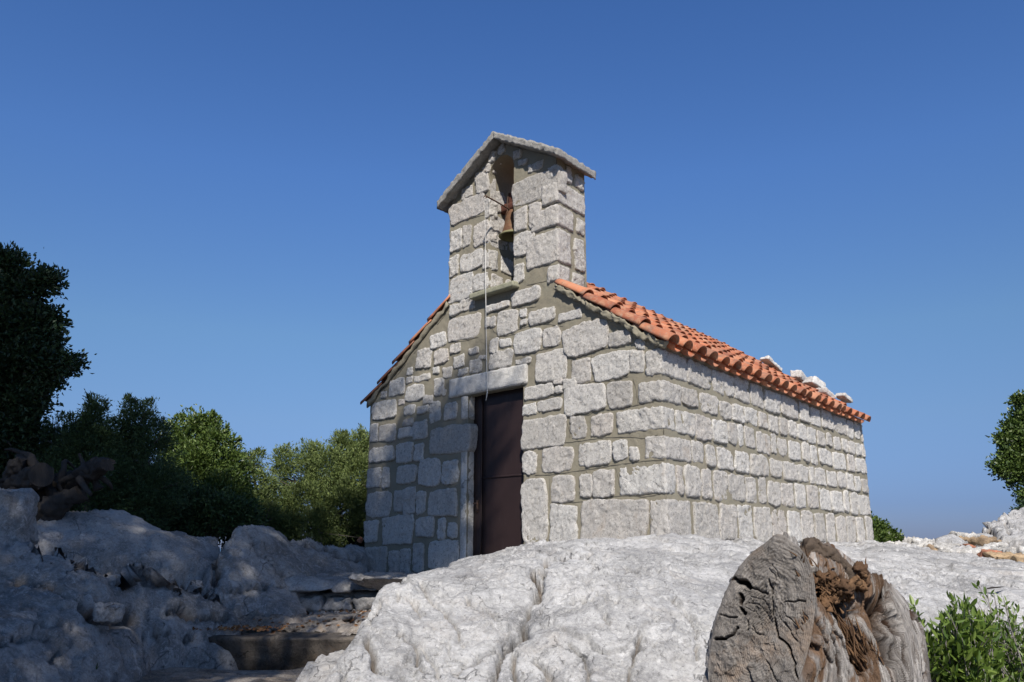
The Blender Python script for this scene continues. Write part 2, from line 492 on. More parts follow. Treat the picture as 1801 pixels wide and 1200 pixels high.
def cdt_wall(loops, mask, umin, umax, zmin, zmax, s=.035):
    vs, es = [], []
    for L in loops:
        L = densify(L); n0 = len(vs); vs += L
        es += [(n0 + i, n0 + (i + 1) % len(L)) for i in range(len(L))]
    B = np.array(vs)
    gu, gz = np.meshgrid(np.arange(umin + s / 2, umax, s), np.arange(zmin + s / 2, zmax, s))
    g = np.stack([gu.ravel(), gz.ravel()], 1) + rng.uniform(-.006, .006, (gu.size, 2))
    g = g[mask(g[:, 0], g[:, 1])]
    keep = np.ones(len(g), bool)
    for k in range(0, len(g), 2000):
        d = np.min(np.hypot(g[k:k + 2000, None, 0] - B[None, :, 0], g[k:k + 2000, None, 1] - B[None, :, 1]), 1)
        keep[k:k + 2000] = d > s * .55
    g = g[keep]
    allv = [Vector(p) for p in vs] + [Vector(p) for p in g]
    r = geometry.delaunay_2d_cdt(allv, es, [], 0, 1e-6)
    V = np.array([list(v) for v in r[0]]); F = np.array([list(f) for f in r[2]])
    c = V[F].mean(1)
    F = F[mask(c[:, 0], c[:, 1])]
    return V, F

fmask = lambda u, z: (u > 0) & (u < W) & (z < wall_top(u)) & ~in_arch(u, z) & ~in_door(u, z) & (z > ground0)
V2, F2 = cdt_wall([outer, arch_pts, door_pts], fmask, 0, W, ground0, 4.8)
P = R3 + V2[:, :1] * A3 + V2[:, 1:] * Z3
isb = np.zeros(len(P), bool)
P = P + N3 * ((fbm(P * 3.1, 4) * .008 + fbm(P * 14, 3) * .005))[:, None]
front = MB()
tri = P[F2]; nn = np.cross(tri[:, 1] - tri[:, 0], tri[:, 2] - tri[:, 0])
F2 = np.where(((nn @ N3) > 0)[:, None], F2, F2[:, ::-1])
front.add(P, F2, 0)

def strip(mb, pts, depth, m=0, nd=8, noise=.006, f=bk, d0=0.0):
    """reveal: the outline extruded inwards"""
    pts = densify(pts, .05, False) + [pts[-1]]
    ds = np.linspace(d0, depth, nd)
    V = np.array([[f(u, z, d) for (u, z) in pts] for d in ds]).reshape(-1, 3)
    V = V + (fbm(V * 12, 3) * noise)[:, None] * np.array([.5, .5, .7])
    mb.add(V, gridF(nd, len(pts)), m)

# ---- generic embedded stone
def stone(mb, cu, cz, hu, hz, f3, ax, nrm, proud=.022, depth=.07, m=0, rough=1.0, seed=None, jit=1.0):
    seed = rng.uniform(0, 100) if seed is None else seed
    r = min(.017, hu * .35, hz * .35) * rng.uniform(.6, 1.1)
    q, F, nn_ = round_box((hu, depth, hz), r, .0155 if max(hu, hz) > .05 else .011)
    # uneven outline
    c4 = rng.uniform(-1, 1, (4, 2)) * np.array([hu, hz]) * .13 * jit
    s, t = (q[:, 0] / hu + 1) / 2, (q[:, 2] / hz + 1) / 2
    off = ((1 - s) * (1 - t))[:, None] * c4[0] + (s * (1 - t))[:, None] * c4[1] + ((1 - s) * t)[:, None] * c4[2] + (s * t)[:, None] * c4[3]
    q = q.copy(); q[:, 0] += off[:, 0]; q[:, 2] += off[:, 1]
    ks = rng.uniform(.03, .15) * jit
    cor = 1 - ks * np.clip(np.abs(q[:, 0]) / hu, 0, 1) ** 3 * np.clip(np.abs(q[:, 2]) / hz, 0, 1) ** 3
    q[:, 0] *= cor; q[:, 2] *= cor
    q[:, 0] += .016 * pn(np.stack([q[:, 2] * 9, q[:, 0] * 3, q[:, 0] * 0 + seed], 1)); q[:, 2] += .014 * pn(np.stack([q[:, 0] * 9, q[:, 2] * 3, q[:, 0] * 0 + seed + 7], 1))
    # tilt of the face
    q[:, 1] += (q[:, 0] * rng.normal(0, .015) + q[:, 2] * rng.normal(0, .02)) * (q[:, 1] > 0)
    base = f3(cu, cz)
    Q = base + q[:, :1] * ax + q[:, 2:] * Z3 + (q[:, 1:2] - depth + proud) * nrm
    D = nn_[:, :1] * ax + nn_[:, 2:] * Z3 + nn_[:, 1:2] * nrm
    amp = facets(Q + .02 * fbm(Q * 9, 2)[:, None], 15, seed) * .014 + facets(Q, 38, seed) * .006 + fbm(Q * 40 + seed, 3) * .0045 + pn(Q * 7 + seed) * .014
    Q = Q + D * (amp * rough)[:, None]
    mb.add(Q, F, m)

ZA = ((910, 650), 3.75, [(45,100,235,195),(250,66,292,98),(305,62,385,130),(250,112,290,155),(45,225,130,305),(138,195,298,278),(310,95,575,292),(600,72,765,250),
  (32,302,322,518),(355,315,448,460),(490,290,620,440),(40,542,128,690),(160,506,365,685),(400,470,610,645),(640,465,718,600),(752,512,798,592),
  (36,712,195,1155),(226,702,374,870),(415,690,495,840),(505,668,640,835),(230,892,390,1150),(422,858,852,1150)])
ZB = ((960, 490), 4.0, [(132,292,425,540),(450,357,595,470),(92,217,250,298),(332,507,580,712),(192,560,315,735),(596,505,690,665),(632,425,695,498)])
ZC = ((780, 490), 5.4545, [(70,242,150,350),(160,197,298,325),(57,347,355,600),(415,228,628,312),(672,87,910,262),(832,277,1080,432),(522,302,722,542),
  (460,365,493,470),(410,382,448,478),(742,292,793,378),(757,402,793,440),(688,484,935,735),(962,462,1115,658),(452,582,525,712),(552,577,650,658),(442,692,654,868),
  (692,762,838,822),(882,690,1190,982),(72,628,163,722),(262,662,343,725),(342,738,405,778),(107,737,203,858),(262,782,354,912),(147,867,243,928)])
ZD = ((630, 500), 4.615, [(590,395,715,518),(482,520,595,683),(627,527,735,643),(397,677,443,738),(616,672,654,724),(695,670,760,762),(456,732,580,790),(392,747,443,803),
  (390,822,530,945),(257,765,375,912),(192,872,233,922),(621,757,695,898),(540,897,605,978),(337,932,380,983),(380,982,465,1065),(490,987,565,1048),
  (120,948,315,1098),(588,955,668,1120),(702,957,798,1113),(367,1092,450,1148),(690,860,712,905)])
ZE = ((630, 740), 4.444, [(100,25,158,168),(177,30,293,163),(317,55,430,138),(432,0,538,148),(562,35,872,262),(85,202,290,333),(302,168,425,330),(442,182,513,313),
  (76,372,180,528),(197,362,243,523),(302,357,458,488),(482,288,640,513),(672,303,780,498),(70,557,260,748),(282,557,345,713),(352,527,450,733),(457,542,525,738),(552,542,775,743),
  (55,782,150,948),(187,747,420,973),(457,762,600,903),(632,767,680,923),(707,792,770,908),(50,997,215,1195),(242,1022,325,1195),(332,1017,410,1195),(437,947,510,1185),(542,947,790,1165)])
ZT = ((740, 210), 3.4286, [(245,400,318,482),(337,305,410,450),(182,465,380,622),(392,478,418,600),(181,658,248,798),(257,635,303,778),(322,612,412,762),
  (178,822,228,942),(247,783,372,922),(378,790,415,905),(177,933,310,1098),(327,922,412,1040),(182,1112,235,1178),
  (595,242,640,280),(655,255,738,315),(568,315,822,508),(568,535,640,683),(655,498,725,653),(568,678,680,828),(566,865,625,988)])
for (ox, oy), s, L in (ZA, ZB, ZC, ZD, ZE, ZT):
    for (x0, y0, x1, y1) in L:
        x0, x1 = ox + x0 / s, ox + x1 / s; y0, y1 = oy + y0 / s, oy + y1 / s
        xm, ym = (x0 + x1) / 2, (y0 + y1) / 2
        uL, _ = px_fac(x0, ym); uR, _ = px_fac(x1, ym); cu = (uL + uR) / 2
        # the picture box of a sheared rectangle: take off what the slope of the courses adds
        sl_ = abs((960 - ym) / 1750.0) * (x1 - x0)
        hh = max((y1 - y0) - sl_ * .5, (y1 - y0) * .6)
        _, zt = px_fac(xm, ym - hh / 2); _, zb = px_fac(xm, ym + hh / 2)
        big = (uL - uR) > .3
        stone(front, cu, (zt + zb) / 2, (uL - uR) / 2 + .012, (zt - zb) / 2 + .007, lambda u, z: fac(u, z), A3, N3,
              proud=rng.uniform(.012, .022), m=1, rough=.5 if big else .7)
# the smaller left edge stones round the corner at L
# arch stones over the bell opening
for t0 in np.linspace(.42, math.pi - .42, 5):
    rr = AR + .085
    u_, z_ = AC - rr * math.cos(t0), AZS + rr * math.sin(t0)
    if z_ + .05 < float(tower_top(u_)): stone(front, u_, z_, .062, .062, fac, A3, N3, proud=.02, m=1)
# stones on the lit reveal of the bell opening (left jamb), seen obliquely
for (z0, z1, d0, d1) in ((2.93, 3.13, .02, .26), (3.16, 3.42, .02, .16), (3.18, 3.40, .2, .5), (3.46, 3.86, -.0, .34), (3.92, 4.2, .0, .3), (2.95, 3.12, .3, .54), (3.5, 3.8, .38, .54)):
    stone(front, (d0 + d1) / 2, (z0 + z1) / 2, (d1 - d0) / 2, (z1 - z0) / 2, lambda d, z: bk(AU1, z, d), B3, -A3, proud=.008, m=1, rough=.5)
def joint(zone, pts):
    (ox, oy), sc_ = zone
    P_ = [px_fac(ox + x / sc_, oy + y / sc_) for x, y in pts]
    P_ = spline(np.array([fac(u, z) for u, z in P_]), 10 * len(pts))
    P_ = P_ + N3 * ((fbm(P_ * 3.1, 4) * .008 + fbm(P_ * 14, 3) * .005))[:, None] + Z3 * (fbm(P_ * 12, 2) * .004)[:, None]
    tube(front, P_, .0042, 5, 2, cap=False)
qA, qB, qC, qT = (ZA[0], ZA[1]), (ZB[0], ZB[1]), (ZC[0], ZC[1]), (ZT[0], ZT[1])
for z_, p_ in ((qA, [(45,522),(150,507),(260,490),(370,478),(480,462),(620,448),(760,448),(850,455),(930,430)]), (qA, [(120,697),(230,694),(380,672),(500,655),(640,632),(840,605),(970,597)]),
        (qA, [(215,887),(400,874),(560,850),(700,832),(850,838),(970,815)]), (qA, [(340,298),(460,302),(540,266),(640,268),(760,240),(900,215)]), (qA, [(45,207),(140,203),(250,175),(300,155),(400,120),(480,82),(560,76)]),
        (qA, [(860,865),(880,1080)]), (qA, [(650,650),(672,740),(695,825)]), (qA, [(455,670),(485,740),(512,835)]), (qA, [(318,320),(345,400),(350,450)]), (qA, [(765,60),(785,140),(795,230)]), (qA, [(215,720),(212,880)]),
        (qB, [(0,502),(100,465)]), (qB, [(122,450),(180,548),(330,510),(440,490),(560,480)]), (qB, [(180,570),(240,690),(250,740)]), (qB, [(320,530),(325,640),(380,720),(500,715),(580,690)]),
        (qC, [(690,748),(800,725),(900,700),(1130,630)]), (qC, [(425,342),(550,298),(650,268),(790,282),(890,270)]), (qC, [(710,492),(830,457),(1000,440),(1150,462)]), (qC, [(65,232),(160,195),(270,165)]),
        (qC, [(460,450),(490,512),(560,555),(690,532)]), (qC, [(880,990),(1000,975),(1190,935)]), (qC, [(70,608),(200,600),(340,560)]),
        (qT, [(180,630),(250,612),(385,575)]), (qT, [(565,690),(700,655),(810,620)]), (qT, [(570,843),(640,822),(760,772)]), (qT, [(565,525),(700,500),(790,455)]), (qT, [(640,1000),(720,985),(800,962)])):
    joint(z_, p_)
strip(front, arch_pts, TD, 0, 14)
strip(front, [(AU1, AZ0), (AU0, AZ0)], TD, 0, 6)
strip(front, door_pts, .34, 0, 8)
fw = front.build('front_wall', [M['mortar'], M['stone'], M['joint']], chapel)

# quoins, shared by facade and side wall
quo = MB()
def quoin(u1, v1, z0, z1):
    hu, hv, hz = (u1 + .012) / 2, (v1 + .012) / 2, (z1 - z0) / 2
    q, F, nn_ = round_box((hu, hv, hz), .022, .02)
    seed = rng.uniform(0, 99)
    c4 = rng.uniform(-.012, .012, 3)
    Q = R3 + Z3 * ((z0 + z1) / 2) + A3 * (u1 - hu) + B3 * (v1 - hv) + q[:, :1] * A3 + q[:, 1:2] * B3 + q[:, 2:] * Z3
    D = nn_[:, :1] * A3 + nn_[:, 1:2] * B3 + nn_[:, 2:] * Z3
    Q = Q + D * (facets(Q, 14, seed) * .010 + facets(Q, 38, seed) * .005 + fbm(Q * 40 + seed, 3) * .004 + pn(Q * 6) * .008)[:, None]
    quo.add(Q, F, 0)
for z0, z1, xl, xr in ((.03, .41, 875, 1215), (.455, .73, 675, 1187), (.77, .985, 840, 1214), (1.035, 1.255, 655, 1186), (1.30, 1.50, 795, 1197), (1.55, 1.80, 0, 1207)):
    xl = 910 + xl / 3.75 if xl else 960 + 700 / 4
    zm = (z0 + z1) / 2
    # find u,v at these picture columns
    ym = 960 - zm * 190
    quoin(px_fac(xl, ym)[0], px_side(xr, ym)[0] , z0, z1)
quoin(.42, .5, -.35, .0)
quo.build('corner_stones', M['stone'], chapel)

# ---- side wall
sw = MB()
rows = [(.03, .405, [1217,1264,1297,1325,1357,1384,1408,1430,1451,1469,1487,1504,1520,1534]),
        (.44, .73, [1189,1202,1232,1253,1281,1311,1331,1348,1372,1396,1417,1439,1458,1481,1492,1507,1530]),
        (.765, .985, [1216,1239,1260,1291,1318,1352,1375,1401,1421,1431,1451,1470,1485,1499,1511,1526]),
        (1.03, 1.265, [1188,1223,1251,1279,1297,1309,1328,1354,1366,1384,1408,1423,1437,1460,1485,1500,1523]),
        (1.30, 1.495, [1198,1230,1265,1287,1309,1333,1349,1368,1384,1400,1416,1433,1448,1461,1475,1487,1499,1510,1521]),
        (1.54, 1.80, [1209,1252,1291,1318,1343,1371,1401,1421,1440,1461,1483,1496,1507,1518]),
        (-.28, -.01, [1225,1262,1300,1330,1365,1400,1430,1455,1480,1500,1520,1534])]
sv = [0.0]
for (z0, z1, xs) in rows:
    for xa, xb in zip(xs[:-1], xs[1:]):
        zm = (z0 + z1) / 2; ym = 960 - zm * (1450 / 9.5)
        v0 = px_side(xa, ym)[0]; v1 = px_side(xb, ym)[0]
        if v0 < .15: v0 = max(v0, .15)
        v1 = min(v1, LS + .02)
        g = .018 + .004 * v0
        hu = (v1 - v0) / 2 - g * rng.uniform(.7, 1.1)
        if hu < .025: continue
        stone(sw, (v0 + v1) / 2, zm + rng.uniform(-.01, .01), hu, (z1 - z0) / 2 * rng.uniform(.95, 1.05), side, B3, S3, proud=rng.uniform(.010, .024), m=1, rough=.75, jit=.8)
gv, gz = np.meshgrid(np.linspace(0, LS, 170), np.linspace(ground0, 1.86, 70))
P = R3 + gv.ravel()[:, None] * B3 + gz.ravel()[:, None] * Z3
P = P + S3 * ((fbm(P * 3.1, 4) * .008 + fbm(P * 14, 3) * .005))[:, None]
sw.add(P, gridF(70, 170), 0)
sw.build('side_wall', [M['mortar'], M['stone']], chapel)

# ---- left wall, rear gable, inside-out plain rubble faces (only glimpsed from the side)
ow = MB()
Lq = R3 + A3 * W
gv, gz = np.meshgrid(np.linspace(0, LS, 90), np.linspace(ground0, 1.86, 36))
P = Lq + gv.ravel()[:, None] * B3 + gz.ravel()[:, None] * Z3 + (-S3) * (fbm(np.stack([gv.ravel() * 4, gz.ravel() * 4, gz.ravel() * 0], 1), 3) * .012)[:, None]
ow.add(P, gridF(36, 90)[:, ::-1], 0)
for k, (z0, z1) in enumerate([(r[0], r[1]) for r in rows]):
    v = .02 + rng.uniform(0, .1)
    while v < LS - .1:
        l = rng.uniform(.2, .42)
        stone(ow, v + l / 2, (z0 + z1) / 2, l / 2 - .015, (z1 - z0) / 2, lambda a_, z: Lq + B3 * a_ + Z3 * z, B3, -S3, m=1)
        v += l + .01
rear = [(0, ground0), (W, ground0), (W, float(gable(W))), (W / 2, float(gable(W / 2))), (0, float(gable(0)))]
V2, F2 = cdt_wall([rear], lambda u, z: (u > 0) & (u < W) & (z < gable(u)) & (z > ground0), 0, W, ground0, 3.5, .08)
ow.add(R3 + B3 * LS + V2[:, :1] * A3 + V2[:, 1:] * Z3, F2, 0)
z0 = -.3
while z0 < 3.1:
    z1 = z0 + rng.uniform(.2, .34)
    u = .02
    while u < W - .1:
        l = rng.uniform(.22, .45)
        if u + l < W and float(gable(u)) > z1 and float(gable(u + l)) > z1:
            stone(ow, u + l / 2, (z0 + z1) / 2, l / 2 - .018, (z1 - z0) / 2 - .016, lambda a_, z: R3 + B3 * LS + A3 * a_ + Z3 * z, A3, -N3, m=1)
        u += l
    z0 = z1
ow.build('rear_wall', [M['mortar'], M['stone']], chapel)

# ---- bell cote: sides, back, stones on the right cheek
tw = MB()
def tower_side(u, sgn):
    gd, gz_ = np.meshgrid(np.linspace(0, TD, 20), np.linspace(2.4, float(tower_top(u)) + .02, 60))
    P = R3 + A3 * u + gd.ravel()[:, None] * B3 + gz_.ravel()[:, None] * Z3
    P = P + (-A3 * sgn) * (fbm(P * 9, 4) * .008)[:, None]
    tw.add(P, gridF(60, 20) if sgn > 0 else gridF(60, 20)[:, ::-1], 0)
tower_side(TU0, 1); tower_side(TU1, -1)
bmask = lambda u, z: (u > TU0) & (u < TU1) & (z < tower_top(u)) & ~in_arch(u, z) & (z > 2.4)
V2, F2 = cdt_wall([[(TU0, 2.4), (TU1, 2.4), (TU1, float(tower_top(TU1))), (TC, float(tower_top(TC))), (TU0, float(tower_top(TU0)))], arch_pts], bmask, TU0, TU1, 2.4, 4.8, .06)
tw.add(R3 + B3 * TD + V2[:, :1] * A3 + V2[:, 1:] * Z3, F2, 0)
sidef = lambda d, z: bk(TU0, z, d)
# corner blocks of the cote (quoins) as skewed boxes: (u inner, depth inner, z0, z1)
def tquoin(u1, d1, z0, z1, mb=tw):
    hu, hv, hz = (u1 - TU0 + .02) / 2, (d1 + .02) / 2, (z1 - z0) / 2
    q, F, nn_ = round_box((hu, hv, hz), .02, .02); seed = rng.uniform(0, 99)
    Q = R3 + Z3 * ((z0 + z1) / 2) + A3 * (u1 - hu) + B3 * (d1 - hv) + q[:, :1] * A3 + q[:, 1:2] * B3 + q[:, 2:] * Z3
    D = nn_[:, :1] * A3 + nn_[:, 1:2] * B3 + nn_[:, 2:] * Z3
    tw.add(Q + D * (facets(Q, 14, seed) * .010 + facets(Q, 38, seed) * .005 + fbm(Q * 40 + seed, 3) * .004 + pn(Q * 6) * .008)[:, None], F, 1)
tquoin(1.50, .545, 3.67, 3.92)
tquoin(1.66, .30, 3.40, 3.64)
tquoin(1.74, .24, 2.98, 3.36)
tquoin(1.42, .20, 2.76, 2.95)
tquoin(1.40, .12, 3.96, 4.12)
for (d0, d1, z0, z1) in ((.16, .30, 3.97, 4.16), (.34, .54, 3.96, 4.14), (.36, .54, 3.42, 3.62), (.29, .55, 2.98, 3.36), (.25, .5, 2.7, 2.93)):
    stone(tw, (d0 + d1) / 2, (z0 + z1) / 2, (d1 - d0) / 2 - .012, (z1 - z0) / 2, sidef, B3, -A3, proud=.02, m=1)
z0 = 2.8
while z0 < 4.0:      # far cheek and back of the cote
    z1 = z0 + rng.uniform(.2, .3)
    stone(tw, .16, (z0 + z1) / 2, .13, (z1 - z0) / 2 - .015, lambda d, z: bk(TU1, z, d), B3, A3, m=1)
    stone(tw, .43, (z0 + z1) / 2, .11, (z1 - z0) / 2 - .015, lambda d, z: bk(TU1, z, d), B3, A3, m=1)
    for uc in (1.45, 1.78, 2.55, 2.9):
        stone(tw, uc, (z0 + z1) / 2, .14, (z1 - z0) / 2 - .015, lambda d, z: bk(d, z, TD), A3, B3, m=1)
    z0 = z1
cote = tw.build('bell_cote', [M['mortar'], M['stone']], chapel)

# concrete roof slabs of the cote
sl2 = MB()
for sgn in (-1, 1):
    # from apex to eave
    run = 1.03
    c0 = np.array([TC, 4.715 + .005]); c1 = np.array([TC + sgn * run, 4.715 - .57 * run + .005])
    d2 = c1 - c0; Ls_ = np.hypot(*d2); d2 /= Ls_
    nx, ny, nz = 44, 32, 4
    V, F = cube_grid(nx, ny, nz)
    s_ = (V[:, 0] + 1) / 2 * Ls_; dd = -.145 + (V[:, 1] + 1) / 2 * (TD + .23); th_ = (V[:, 2] + 1) / 2 * .075
    u = c0[0] + d2[0] * s_; z = c0[1] + d2[1] * s_ + th_ * 1.12
    Q = R3 + u[:, None] * A3 + z[:, None] * Z3 + dd[:, None] * B3
    edge = np.maximum(np.abs(V[:, 0]), np.abs(V[:, 1])) > .93
    Q = Q + (fbm(Q * 14, 4) * .02)[:, None] * Z3 + (fbm(Q * 18 + 5, 3) * .016 * edge)[:, None] * N3
    top = V[:, 2] > .9
    Q = Q + (np.abs(pn(Q * 38)) * .022 * top)[:, None] * Z3
    sl2.add(Q, F, 0)
sl2.build('cote_roof_slab', M['slab'], cote)

# sill below the bell opening
def bar(mb, u0, u1, z0, z1, o0, o1, m=0, r=.012, amp=.006, res=.03, sk=0):
    q, F, nn_ = round_box(((u1 - u0) / 2, (o1 - o0) / 2, (z1 - z0) / 2), r, res)
    Q = R3 + A3 * ((u0 + u1) / 2) + Z3 * ((z0 + z1) / 2) + N3 * ((o0 + o1) / 2) + q[:, :1] * A3 + q[:, 1:2] * N3 + q[:, 2:] * Z3
    D = nn_[:, :1] * A3 + nn_[:, 1:2] * N3 + nn_[:, 2:] * Z3
    mb.add(Q + D * (fbm(Q * 15, 4) * amp)[:, None] , F, m)
b = MB(); bar(b, 1.86, 2.60, 2.815, 2.88, -.3, .10, r=.008, amp=.003, res=.016); b.build('bell_sill', M['sill'], cote)
b = MB(); bar(b, 1.735, 3.03, 1.70, 1.925, -.2, .028, r=.016, amp=.007); b.build('door_lintel', M['lintel'], chapel)
# cement jamb left of the door
b = MB(); bar(b, 2.703, 2.81, -.22, 1.10, -.12, .008, r=.01, amp=.006); bar(b, 2.703, 2.82, 1.42, 1.695, -.12, .010, r=.01, amp=.006); b.build('door_jamb', M['lintel'], chapel)

# ---- door
t = NT('brown_painted_steel')
c = t.mix(t.noise(3, 5, .6), (.020, .0115, .011), (.030, .017, .016))
c = t.mix(t.math('MULTIPLY', t.ramp(t.noise(14, 6, .7, sc3=(1, 1, .2)), [(.55, 0), (.75, 1)]), .35), c, (.055, .04, .038))
M['door'] = t.done(c, .55, t.bump(t.noise(2.5, 3, .5), .006, .6), .35)
t = NT('dark_worn_iron'); M['iron'] = t.done(t.mix(t.noise(30, 5, .7), (.035, .028, .025), (.12, .06, .035)), .7, t.bump(t.noise(60, 4, .7), .003, .7), .4)
OD = -.09
UF = px_fac(847, 850, OD)[0]
dm = MB(); bar(dm, DU0 - .02, UF, DZ0, DZ1 + .02, OD - .04, OD, r=.004, amp=.0015, res=.1)
door = dm.build('door', M['door'], chapel)
b = MB(); bar(b, UF + .012, DU1 + .02, DZ0, DZ1 + .02, OD - .045, OD - .012, r=.004, amp=.0015, res=.1); b.build('narrow_leaf', M['door'], door)
b = MB()
for z_ in (.74,): bar(b, DU0 + .03, UF - .01, z_ - .012, z_ + .012, OD, OD + .008, r=.003, amp=0, res=.2)
bar(b, UF - .012, UF + .01, DZ0, DZ1, OD, OD + .014, r=.003, amp=0, res=.2)
b.build('door_batten', M['door'], door)
for z_ in (.28, 1.38):
    b = MB(); tube(b, [fac(DU0 + .012, z_ - .05, OD + .012), fac(DU0 + .012, z_ + .05, OD + .012)], .010, 8); b.build('hinge', M['iron'], door)
b = MB(); bar(b, UF + .06, UF + .09, .36, .50, OD - .012, OD + .004, r=.003, amp=0, res=.05); tube(b, [fac(UF + .075, .46, OD), fac(UF + .075, .46, OD + .05), fac(UF - .0, .455, OD + .055)], .009, 8)
b.build('door_handle', M['iron'], door)
dk = NT('dark_interior'); M['dark'] = dk.done((.02, .018, .016), .9)

# ---- tiled roof
def roof_frame(sgn):
    """sgn 1 = right slope (towards u=0). returns ridge pt(u,z), unit down-slope, unit normal in (u,z)"""
    u0 = W / 2; z0 = float(gable(W / 2)) + .0
    k = 1 / math.hypot(1, GB)
    down = np.array([-sgn * k, -GB * k]); up = np.array([-sgn * GB * k, k])
    return np.array([u0, z0]), down, up
def tile(mb, sgn, v, s, L, r0, r1, lift, concave=False, tilt=.02, th=.013, yaw=0.0, m=0):
    O, dn, up = roof_frame(sgn)
    dn3 = dn[0] * A3 + dn[1] * Z3; up3 = up[0] * A3 + up[1] * Z3
    K = 5; N = 11
    out = []
    for side_ in (0, 1):
        for k in range(K):
            f = k / (K - 1); r = (r0 + (r1 - r0) * f) - side_ * th
            a = np.linspace(math.pi * .02, math.pi * .98, N)
            x = r * np.cos(a); y = r * np.sin(a) * (.92)
            if concave: y = -y * .8
            ss = s + L * f
            c = R3 + O[0] * A3 + O[1] * Z3 + (v + yaw * f) * B3 + ss * dn3 + (lift + tilt * f) * up3
            out.append(c + x[:, None] * B3 + y[:, None] * up3)
    V = np.concatenate(out)
    V = V + up3 * (pn(V * 6) * .006)[:, None]
    F = gridF(K, N); Fi = F[:, ::-1] + K * N
    ends = []
    for k in (0, K - 1):
        i = k * N + np.arange(N - 1); j = i + K * N
        ends.append(np.stack([i, i + 1, j + 1, j], 1) if k else np.stack([i, j, j + 1, i + 1], 1))
    for e in (0, N - 1):
        i = np.arange(K - 1) * N + e; j = i + K * N
        ends.append(np.stack([i, j, j + N, i + N], 1))
    mb.add(V, np.concatenate([F, Fi] + ends), m)

SL = math.hypot(W / 2 + .10, GB * (W / 2 + .10))
EXPO = .405
nrow = int(math.ceil(SL / EXPO))
SP = .283
ncol = int((LS - .1) / SP) + 1
for sgn, nm in ((1, 'right_roof_slope'), (-1, 'left_roof_slope')):
    rt = MB()
    for c in range(ncol):
        v = .04 + c * SP
        for k in range(nrow):
            s1 = SL - k * EXPO           # lower end
            L = EXPO + .07
            s0 = s1 - L
            if s0 < -.05: s0 = -.05
            u_low = W / 2 - sgn * (s1 / math.hypot(1, GB))
            # the cote stands on the first columns near the ridge
            uu = W / 2 - sgn * ((s0 + .12) / math.hypot(1, GB))
            if v < TD + .08 and TU0 - .0 < uu < TU1 + .0: 
                s0 = abs((TU0 if sgn > 0 else TU1) - W / 2) * math.hypot(1, GB) + .0
                if s1 - s0 < .12: continue
                L = s1 - s0
            L = s1 - s0
            if L < .1: continue
            jl = rng.uniform(-.014, .014) if k else rng.uniform(-.01, .02)
            tile(rt, sgn, v + rng.uniform(-.008, .008), s0 + jl, L, .082, .104 + rng.uniform(-.004, .006), .03, tilt=.03, yaw=rng.uniform(-.012, .012))
            if c < ncol - 1:
                tile(rt, sgn, v + SP / 2 + rng.uniform(-.006, .006), s0 - .02 + jl, L, .095, .085, .035, concave=True, tilt=.022)
    # mortar bedding visible in the tile mouths, whitish
    slope = rt.build(nm, [M['tile']], chapel)
    bd = MB()
    O, dn, up = roof_frame(sgn)
    dn3 = dn[0] * A3 + dn[1] * Z3; up3 = up[0] * A3 + up[1] * Z3
    s_cote = (W / 2 - TU0 if sgn > 0 else TU1 - W / 2) * math.hypot(1, GB)
    for (sa, sb, va, vb) in ((s_cote + .02, SL - .14, .0, LS + .0), (0, s_cote + .02, TD + .01, LS + .0)):
        V, F = cube_grid(30, 80, 2)
        Q = R3 + O[0] * A3 + O[1] * Z3 + ((va + vb) / 2) * B3 + (V[:, 0:1] * (sb - sa) / 2 + (sa + sb) / 2) * dn3 + V[:, 1:2] * ((vb - va) / 2) * B3 + (V[:, 2:] * .03 - .035) * up3
        Q = Q + (fbm(Q * 10, 3) * .012)[:, None] * np.array([.4, .4, .6])
        bd.add(Q, F, 0)
    if sgn < 0: V, F = cube_grid(30, 3, 2)
    else: V, F = cube_grid(110, 5, 4)
    sa, sb = s_cote - .02, SL - .05
    Q = R3 + O[0] * A3 + O[1] * Z3 - .02 * B3 + (V[:, :1] * (sb - sa) / 2 + (sa + sb) / 2) * dn3 + V[:, 1:2] * (.034 if sgn > 0 else .012) * B3 + (V[:, 2:] * .028 + .004) * up3
    Q = Q + (fbm(Q * 9, 4) * .03)[:, None] * up3 + (fbm(Q * 13 + 4, 4) * .028)[:, None] * B3
    bd.add(Q, F, 0)
    for c in range(ncol):
        v = .04 + c * SP
        if rng.uniform() < .85:
            q, F, nn_ = round_box((.05, .055, .035), .03, .02)
            ce = R3 + O[0] * A3 + O[1] * Z3 + v * B3 + (SL - .27 - rng.uniform(0, .05)) * dn3 + .045 * up3
            Q = ce + q[:, :1] * dn3 + q[:, 1:2] * B3 + q[:, 2:] * up3
            bd.add(Q + nn_ * (fbm(Q * 25, 3) * .012)[:, None], F, 0)
    bd.build('mortar_bed', M['mortar'], slope)

# ridge tiles
rd = MB()
v = TD + .02
while v < LS + .05:
    N = 12; K = 4; L = .44; V = []
    for s_ in (0, 1):
        for k in range(K):
            f = k / (K - 1); r = .095 + .02 * f - .013 * s_
            a = np.linspace(.1, math.pi - .1, N)
            V.append(R3 + A3 * (W / 2) + Z3 * (float(gable(W / 2)) - .025 + .02 * f) + B3 * (v + L * (1 - f)) + (np.cos(a) * r)[:, None] * A3 * 1.1 + (np.sin(a) * r)[:, None] * Z3)
    V = np.concatenate(V); F = gridF(K, N)
    i = (K - 1) * N + np.arange(N - 1)
    rd.add(V, np.concatenate([F, F[:, ::-1] + K * N, np.stack([i, i + 1, i + 1 + K * N, i + K * N], 1), np.stack([np.arange(N - 1), np.arange(N - 1) + K * N, np.arange(N - 1) + 1 + K * N, np.arange(N - 1) + 1], 1)]), 0)
    v += .38
rd.build('ridge_tiles', M['tile'], chapel)

